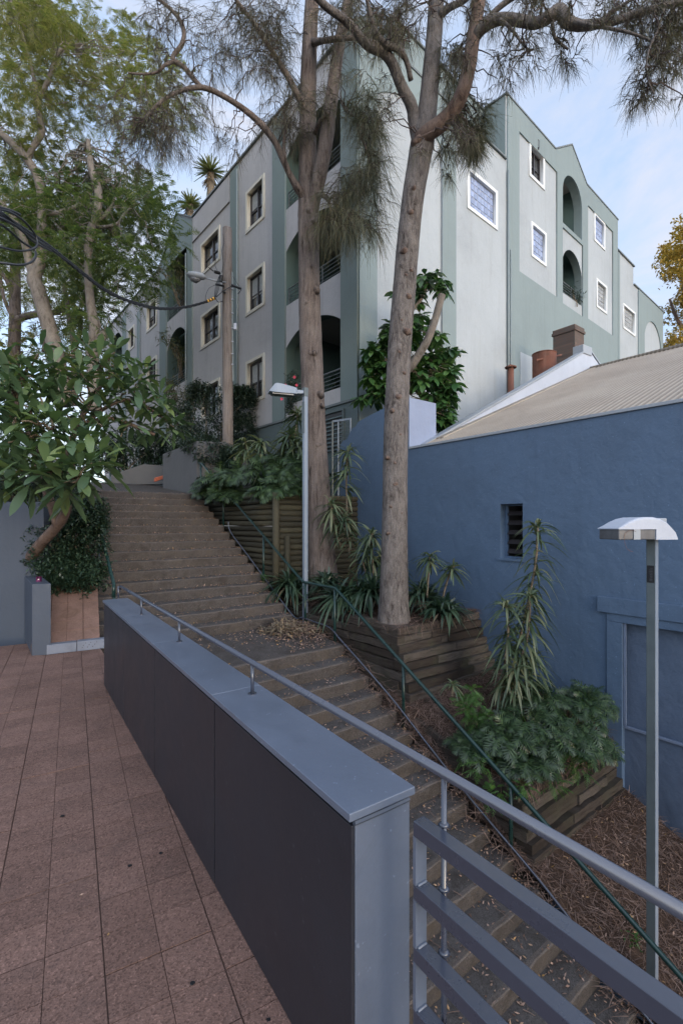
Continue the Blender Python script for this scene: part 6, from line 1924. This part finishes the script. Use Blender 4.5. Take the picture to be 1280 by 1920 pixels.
def philodendron(label, centre, pts_fn, n, size, droop_dir, group=None):
    T = thing('philodendron', label, 'plant', centre, 'philodendron beds')
    base, out = pts_fn(n)
    tip = base.copy()
    m = MB()
    root = np.array(centre, float)
    for i in range(0, n):
        if i % 2: continue
        r0 = base[i] * 0.45 + root * 0.55 if False else base[i] - out[i] * rnd.uniform(.15, .3) - np.array([0, 0, rnd.uniform(.12, .35)])
        m.tube([Vector(r0), Vector(r0 * .5 + base[i] * .5 + np.array([0, 0, .04])), Vector(base[i])], 0.005, 4, cap=False)
    m.build('stalk', M['fern'], T)
    d = out + np.array(droop_dir) + rng.normal(0, 0.35, (n, 3)); d[:, 2] -= rng.uniform(.1, .8, n)
    nrm = rng.normal(0, .35, (n, 3)) + np.array([-.15, -0.6, 1.0]) + out * 0.5
    V, Q_ = place_leaves(base, d, nrm, size * rng.uniform(.65, 1.2, n))
    arr_mesh('foliage', V, Q_, M['philo'], T)
    return T
def ell(centres):
    C_ = np.array(centres)
    def fn(n):
        i = rng.integers(0, len(C_), n); d = unit(rng.normal(0, 1, (n, 3))); d[:, 2] = np.abs(d[:, 2]) * .9 - .1
        r = rng.uniform(.5, 1, (n, 1)) ** .5
        return C_[i, :3] + d * r * C_[i, 3:6], unit(d * np.array([1, 1, .3]))
    return fn
def pe(u, v, Y, ru, rv, ry): 
    p = P(u, v, Y); s = Y / FPX
    return (p.x, p.y, p.z, ru * s, ry, rv * s)
philodendron('mass of lobed philodendron leaves spilling over the log retaining wall', tuple(F(10, 5.2, 2.3)),
    ell([pe(410, 905, 11.7, 36, 24, .5), pe(450, 900, 11.2, 42, 30, .5), pe(500, 892, 10.6, 44, 34, .5), pe(545, 900, 10.2, 34, 34, .45), pe(565, 890, 10.3, 24, 36, .4), pe(520, 920, 9.95, 42, 16, .2), pe(440, 925, 11.2, 40, 14, .3), pe(392, 918, 12.2, 16, 12, .3), pe(530, 868, 10.8, 36, 22, .4)]), 760, 0.33, (0, -0.5, -0.1))
philodendron('bed of dark lobed philodendron leaves filling the lower sleeper planter', tuple(F(3.9, 6, -1.1)),
    ell([pe(945, 1385, 5.8, 48, 30, .4), pe(1000, 1370, 5.9, 60, 40, .5), pe(1070, 1360, 6.2, 56, 40, .45), pe(1045, 1400, 5.8, 66, 36, .4), pe(990, 1430, 5.5, 44, 16, .2), pe(1100, 1320, 6.4, 36, 36, .35), pe(1105, 1400, 6.1, 40, 34, .3), pe(1020, 1310, 6.5, 50, 26, .3), pe(880, 1400, 5.8, 24, 20, .3)]), 860, 0.165, (-.1, -0.6, 0))

# ---- dracaenas
def dracaena(label, stems, L=0.36, W=0.030, dens=1.0, mat='dracaena'):
    """stems: lists of (u, v, Y) from base to tip, leafy from leaf_from upwards"""
    b = P(*stems[0][0][0])
    T = thing('dracaena', label, 'plant', b, 'dracaenas beside the steps')
    m = MB(); parts = []
    for rows, lf in stems:
        a = smooth_path([tuple(P(*r)) for r in rows], 6)
        m.tube([Vector(p) for p in a], [0.016] * len(a), 7, jitter=.1)
        seg = np.linalg.norm(np.diff(a, axis=0), axis=1); tot = seg.sum(); cum = np.concatenate([[0], np.cumsum(seg)]) / tot
        n = max(10, int(58 * dens * tot * (1 - lf)) + 30)
        f = np.concatenate([rng.uniform(lf, 1, n - 26), np.linspace(.95, 1, 26) if tot > 1 else np.linspace(.85, 1, 26)])
        base = np.stack([np.interp(f, cum, a[:, k]) for k in range(3)], 1)
        ang = np.arange(n) * 2.4; el = np.where(f > .93, rng.uniform(-.1, 1.35, n), rng.uniform(-.5, .7, n))
        d = np.stack([np.cos(ang) * np.cos(el), np.sin(ang) * np.cos(el), np.sin(el)], 1)
        LL = L * rng.uniform(.75, 1.15, n) * np.where(f > .99, .85, 1)
        parts.append(ribbons(base, d, LL, W * 1.25 * rng.uniform(.8, 1.2, n), 6, rng.uniform(.35, .95, n), 'strap', 0.12))
    m.build('cane', M['stem'], T, smooth=True)
    V, Q_ = join_arr(parts); arr_mesh('foliage', V, Q_, M[mat], T, True)
dracaena('tall many stemmed dracaena with arching striped leaves against the blue house wall',
    [([(950, 1330, 6.7), (962, 1250, 6.7), (985, 1150, 6.7), (1003, 1060, 6.7), (1008, 985, 6.7)], .30), ([(945, 1330, 6.6), (975, 1240, 6.5), (990, 1180, 6.5), (993, 1118, 6.5)], .25), ([(935, 1330, 6.6), (945, 1250, 6.6), (952, 1180, 6.6), (948, 1135, 6.6)], .2), ([(955, 1330, 6.5), (965, 1290, 6.4), (962, 1250, 6.4)], .2), ([(960, 1335, 6.6), (985, 1280, 6.6), (1000, 1230, 6.6)], .3)], 0.42, 0.028)
dracaena('slender dracaena in front of the mesh gate and the leaning trunk',
    [([(648, 1030, 9.3), (650, 960, 9.3), (649, 900, 9.3), (652, 845, 9.3)], .55), ([(640, 1030, 9.2), (628, 990, 9.2), (620, 945, 9.1)], .5), ([(655, 1040, 9.2), (652, 1000, 9.2), (645, 970, 9.2)], .2)], 0.44, 0.036, .9)
dracaena('dracaena behind the knotty trunk in the upper sleeper planter',
    [([(700, 1080, 8.6), (698, 1040, 8.6), (697, 1000, 8.6)], .3), ([(688, 1080, 8.7), (680, 1050, 8.7), (690, 1030, 8.7)], .4)], 0.42, 0.034)
dracaena('dracaena with a drooping yellow tipped head overhanging the right end of the upper sleeper planter',
    [([(830, 1120, 7.9), (838, 1090, 7.9), (850, 1062, 7.8)], .7), ([(800, 1120, 8), (803, 1080, 8.0), (806, 1042, 8)], .6)], 0.36, 0.032)
dracaena('bushy dracaena above the log wall, left of the street lamp',
    [([(500, 890, 11), (492, 850, 11), (490, 828, 11)], .2), ([(545, 880, 11.2), (552, 830, 11.2), (556, 790, 11.2), (558, 775, 11.2)], .15), ([(525, 880, 10.9), (530, 840, 10.9), (545, 815, 10.9)], .2), ([(465, 890, 11.4), (462, 850, 11.4), (460, 828, 11.4)], .4), ([(560, 890, 10.8), (566, 850, 10.8), (556, 830, 10.8)], .3)], 0.50, 0.044, 1.0)
dracaena('small variegated dracaena seedling in the needle mulch at the foot of the upper planter', [([(847, 1305, 6.1), (848, 1290, 6.1), (848, 1283, 6.1)], .7)], 0.20, 0.018, .3)

# ---- strap leaved clumps
def clivia(label, u, v, Y, L=0.55, n=60, W=0.045):
    c = P(u, v, Y); T = thing('clivia', label, 'plant', c, 'strap leaved clumps in the upper planter')
    n1 = n
    ang = rng.uniform(0, 6.28, n1); el = rng.uniform(.15, 1.35, n1)
    d = np.stack([np.cos(ang) * np.cos(el), np.sin(ang) * np.cos(el), np.sin(el)], 1)
    base = np.tile(np.array(c), (n1, 1)) + rng.normal(0, .06, (n1, 3)) * np.array([1, 1, .3])
    V, Q_ = ribbons(base, d, L * rng.uniform(.6, 1.15, n1), W * rng.uniform(.8, 1.15, n1), 6, rng.uniform(.3, 1.1, n1), 'strap', 0.10)
    arr_mesh('leaves', V, Q_, M['clivia'], T, True)
    k = 14; V, Q_ = ribbons(base[:k] - [0, 0, .03], d[:k] * [1, 1, -.3], L * .45, W * .6, 3, .4, 'strap'); arr_mesh('dead_leaves', V, Q_, M['drybits'], T)
for (lab, u, v, Y, L, n) in (
    ('strap leaved clivia clump behind the street lamp pole at the landing', 545, 1100, 9.4, .62, 60),
    ('strap leaved clivia clump at the foot of the leaning trunk, right of the street lamp', 640, 1125, 8.5, .62, 75),
    ('wide strap leaved clivia clump between the two casuarina trunks', 690, 1115, 8.4, .6, 75),
    ('strap leaved clivia clump pressed against the left side of the knotty trunk', 612, 1095, 9.1, .5, 50),
    ('strap leaved clivia clump just right of the knotty trunk', 790, 1120, 8.2, .55, 65),
    ('strap leaved clivia clump trailing over the front sleepers of the upper planter', 830, 1145, 7.7, .48, 55),
    ('strap leaved clivia clump at the back of the upper planter against the blue wall', 718, 1060, 9.0, .55, 50)):
    clivia(lab, u, v, Y, L * 1.25, int(n * 2.2), .055)
# fern patch and small weeds
T = thing('fern_patch', 'small patch of bright green soft ferns beside the seedling in the mulch', 'fern', P(890, 1345, 6.1))
V, Q_ = feather_fronds([np.array(P(u, v, 6.1)) for u, v in ((880, 1335), (895, 1350), (875, 1318), (900, 1365), (885, 1300), (912, 1345))], [0.10] * 6, 26, .15, .012, 8)
arr_mesh('fronds', V, Q_, M['fern'], T)
for (lab, u, v, Y) in (('tiny green weed sprouting at the foot of the log wall beside the steps', 494, 1082, 9.4), ('tiny green weed by the edging sleeper in the lower bed', 1187, 1765, 4.6)):
    T = thing('weed', lab, 'weed', P(u, v, Y))
    leaf_cloud(np.array([P(u, v, Y)]) + rng.normal(0, .03, (30, 3)), 50, .06, .02, M['fern'], 'foliage', T)

# ---- umbrella tree behind the stepped wall
def umbrella_tree():
    T = thing('umbrella_tree', 'glossy broad leaved umbrella tree with a bare cut limb, behind the stepped blue wall', 'tree', P(765, 860, 10.9))
    m = MB(); att = []
    att.append(limb_tube(m, [(745, 860, 10.8, 10), (748, 760, 10.7, 8), (752, 705, 10.6, 7), (768, 690, 10.5, 8), (780, 672, 10.4, 8), (800, 640, 10.3, 7.5), (815, 600, 10.2, 7), (826, 560, 10.2, 7), (828, 553, 10.2, 7.5)], n=12))
    att.append(limb_tube(m, [(752, 760, 10.8, 6), (770, 720, 11, 5), (800, 690, 11.2, 4), (820, 660, 11.3, 3)], n=8))
    att.append(limb_tube(m, [(745, 760, 10.8, 6), (730, 700, 11, 5), (745, 620, 11.1, 4), (790, 560, 11.1, 3), (800, 530, 11.1, 3)], n=8))
    m.build('trunk', M['bark_pale'], T, smooth=True)
    att = np.concatenate(att)
    tips = fill_poly([(700, 640), (735, 600), (760, 590), (800, 600), (835, 640), (855, 660), (852, 720), (845, 800), (815, 800), (800, 750), (760, 735), (700, 750), (672, 745), (685, 700), (690, 650)], 150, 10.6, 11.6)
    tips += fill_poly([(780, 520), (800, 508), (835, 515), (842, 545), (820, 548), (800, 560), (780, 575)], 11, 10.8, 11.3) + [(740, 550, 11.2), (790, 590, 11.2), (775, 610, 11), (815, 790, 10.9), (835, 775, 10.9), (845, 690, 11)]
    m2 = MB(); parts = []
    for (u, v, Y) in tips:
        c = np.array(P(u, v, Y)); a = att[np.argmin(np.linalg.norm(att - c, axis=1))]
        twig_between(m2, a, c, .014, .007, .2)
        n = rnd.randint(10, 14); ang = np.arange(n) * 2.4 + rnd.random() * 6; el = rng.uniform(-.6, .5, n)
        d = np.stack([np.cos(ang) * np.cos(el), np.sin(ang) * np.cos(el), np.sin(el)], 1)
        L = rng.uniform(.22, .34, n)
        parts.append(_frang(np.tile(c, (n, 1)), d, L, L * .42, rng.uniform(.2, .7, n), .08))
    m2.build('twig', M['stem'], T)
    V, Q_ = join_arr(parts); arr_mesh('foliage', V, Q_, M['umbrella'], T, True)
umbrella_tree()

# ---- tree beyond the roof at the right, low sun painted into its leaf colour
T = thing('sun_tinted_tree', 'tree with golden low sun painted into its leaves, beyond the roof at the right edge', 'tree', P(1300, 800, 30))
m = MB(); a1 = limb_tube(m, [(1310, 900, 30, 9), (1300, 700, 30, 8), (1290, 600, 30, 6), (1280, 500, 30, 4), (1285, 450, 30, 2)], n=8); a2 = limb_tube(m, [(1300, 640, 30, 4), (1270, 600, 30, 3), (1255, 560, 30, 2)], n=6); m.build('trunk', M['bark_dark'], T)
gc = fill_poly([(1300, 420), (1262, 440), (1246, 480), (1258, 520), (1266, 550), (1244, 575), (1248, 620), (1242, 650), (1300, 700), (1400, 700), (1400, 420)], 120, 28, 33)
leaf_cloud(np.concatenate([np.array(P(u, v, Y)) + rng.normal(0, .32, (40, 3)) for u, v, Y in gc]), 26000, 0.24, 0.13, M['sunlit_gold'], 'crown', T)

# ================================================================== LITTER
def on_steps(n, r_bias=True):
    out = []
    while len(out) < n:
        s0, s1, z = steps[rnd.choice(range(0, len(steps)))]
        if s0 < -0.6: continue
        lower = s0 < 5.95
        rl = 1.2 if lower else r_left(s0)
        rr = 4.6 - (rnd.random() ** 2.6) * (4.5 - rl) if rnd.random() < .62 else rnd.uniform(rl, 4.6)
        f = 1 - (rnd.random() ** 1.7) * .95
        if lower and rnd.random() < .35: continue
        s = s0 + (min(s1, s0 + 1.5) - s0) * f
        zz = z
        if s0 == 5.92: zz = z + (s - 5.92) / 1.5 * 0.10
        out.append((*F(s - 0.012, rr, zz + 0.006 + rnd.uniform(0, .012)),))
    return np.array(out)
pts = on_steps(7000)
n = len(pts)
d = rng.normal(0, 1, (n, 3)); d[:, 2] = rng.normal(0, .25, n)
V1 = ribbons(pts, d, rng.uniform(.022, .050, n), rng.uniform(.012, .022, n), 2, rng.uniform(-.3, .3, n), 'oval')
# extra drift on the landing and on the beds
def drift(n, s0, s1, r0, r1, zf, spread=1.0):
    s = rng.uniform(s0, s1, n); r = rng.uniform(r0, r1, n)
    z = np.array([zf(a, b) for a, b in zip(s, r)]) + rng.uniform(.012, .035, n)
    return np.stack([DR.x * r + DS.x * s, DR.y * r + DS.y * s, z], 1)
land = lambda s, r: -0.23 + (s - 5.92) / 1.5 * 0.10 + max(0, .12 - ((s - 6.9) ** 2 * .4 + (r - 4.4) ** 2) * .5)
pl = [drift(500, 6.0, 7.4, 3.7, 4.6, land), drift(260, 6.6, 7.4, 2.2, 4.2, lambda s, r: -0.23 + (s - 5.92) / 1.5 * .10 - .015), drift(1300, -.8, 2.7, 4.7, 6.9, zC), drift(120, 3, 5, 4.8, 6.9, zB), drift(80, 5.2, 8, 5.1, 6.8, zA)]
pts = np.concatenate(pl); n = len(pts); d = rng.normal(0, 1, (n, 3)); d[:, 2] = rng.normal(0, .25, n)
V2 = ribbons(pts, d, rng.uniform(.025, .055, n), rng.uniform(.012, .024, n), 2, rng.uniform(-.3, .3, n), 'oval')
V, Q_ = join_arr([V1, V2])
tag(arr_mesh('leaf_litter', V, Q_, M['deadleaf']), 'small fallen brown and yellow leaves scattered over the concrete steps and beds', 'leaf litter', kind='stuff')
def needle_mat(n, *a, L=(.08, .22)):
    pts = drift(n, *a); d = rng.normal(0, 1, (n, 3)); d[:, 2] = rng.normal(.05, .18, n)
    return ribbons(pts, d, rng.uniform(L[0], L[1], n), .0075, 3, rng.uniform(.05, .35, n), 'taper')
parts = [needle_mat(15000, -1.5, 2.75, 4.66, 6.98, zC), needle_mat(700, 2.7, 5.0, 4.62, 4.78, lambda s, r: stair_z(s) + .05), needle_mat(9000, 2.95, 5.0, 4.8, 6.98, zB), needle_mat(6000, 5.1, 8.3, 5.0, 6.98, zA),
         needle_mat(1500, -1.5, 5.9, 4.45, 4.7, lambda s, r: stair_z(s) + .03), needle_mat(500, 6.2, 7.4, 4.0, 4.7, land), needle_mat(260, -1.0, 5.9, 3.0, 4.6, lambda s, r: -0.23 - 0.17 * math.ceil((5.92 - s) / .3) + .0)]
# needles hanging over the sleeper edges
def hang(n, s, z, r0, r1, ds=-0.03):
    r = rng.uniform(r0, r1, n); b = np.stack([DR.x * r + DS.x * (s + ds), DR.y * r + DS.y * (s + ds), np.full(n, z) + rng.uniform(-.05, .03, n)], 1)
    d = np.tile([-DS.x * .3, -DS.y * .3, -1.0], (n, 1)) + rng.normal(0, .35, (n, 3)); return ribbons(b, d, rng.uniform(.08, .2, n), .006, 3, .1, 'taper')
parts += [hang(260, 2.92, -1.26, 4.8, 7.0), hang(90, 5.1, .15, 5.0, 6.9)]
V, Q_ = join_arr(parts)
tag(arr_mesh('fallen_needles', V, Q_, M['needles']), 'brown fallen casuarina needles matted over the garden beds', 'needle mulch', kind='stuff')
# dry heap at the foot of the lamp on the landing
c = np.array(F(6.95, 4.25, -0.13)); n = 420
b = c + np.stack([rng.normal(0, .26, n), rng.normal(0, .16, n), rng.uniform(.0, .13, n)], 1); b[:, 2] -= .25 * ((b[:, 0] - c[0]) ** 2)
V, Q_ = ribbons(b, rng.normal(0, 1, (n, 3)) * [1, 1, .35], rng.uniform(.08, .2, n), .022, 4, rng.uniform(-.2, .4, n), 'strap', .1)
tag(arr_mesh('dry_leaf_heap', V, Q_, M['drybits']), 'heap of dry curled strap leaves at the base of the street lamp on the landing', 'leaf heap', kind='stuff')
# specks on the terrace
n = 46; x = rng.uniform(-3.4, 0.2, n); y = rng.uniform(1.4, 6.0, n); ok = (x - PA.x) * PN.x + (y - PA.y) * PN.y < -0.02
b = np.stack([x, y, np.full(n, .006)], 1)[ok]
V, Q_ = ribbons(b, rng.normal(0, 1, (len(b), 3)) * [1, 1, .15], rng.uniform(.01, .028, len(b)), .009, 2, 0, 'oval')
tag(arr_mesh('terrace_specks', V, Q_, M['deadleaf']), 'a few tiny leaf scraps lying on the reddish terrace pavers', 'leaf litter', kind='stuff')
m = MB()
for (x, y, r) in ((-1.62, 2.75, .011), (-1.05, 2.35, .010), (-0.93, 2.44, .008), (-2.6, 3.6, .010), (-0.55, 1.75, .009), (-1.9, 4.4, .010), (-2.9, 5.0, .009), (-0.25, 1.62, .007), (-1.3, 3.5, .008)):
    m.tube([Vector((x, y, 0.0015)), Vector((x, y, 0.0028))], r, 9, jitter=.2, seed=int(x * 100))
tag(m.build('gum_spots', M['black']), 'dark flattened gum spots stuck on the reddish terrace pavers', 'gum spots', kind='stuff')
# small bright weeds and seedlings among the lower leaves
T = thing('fern_patch', 'small light green seedlings at the front edge of the lower leaf bed', 'fern', P(1000, 1470, 5.3))
V, Q_ = feather_fronds([np.array(P(u, v, Y)) for u, v, Y in ((930, 1485, 5.2), (985, 1478, 5.2), (1035, 1470, 5.3), (900, 1440, 5.4), (1085, 1440, 5.6))], [0.10] * 5, 20, .14, .014, 7)
arr_mesh('fronds', V, Q_, M['fern'], T)
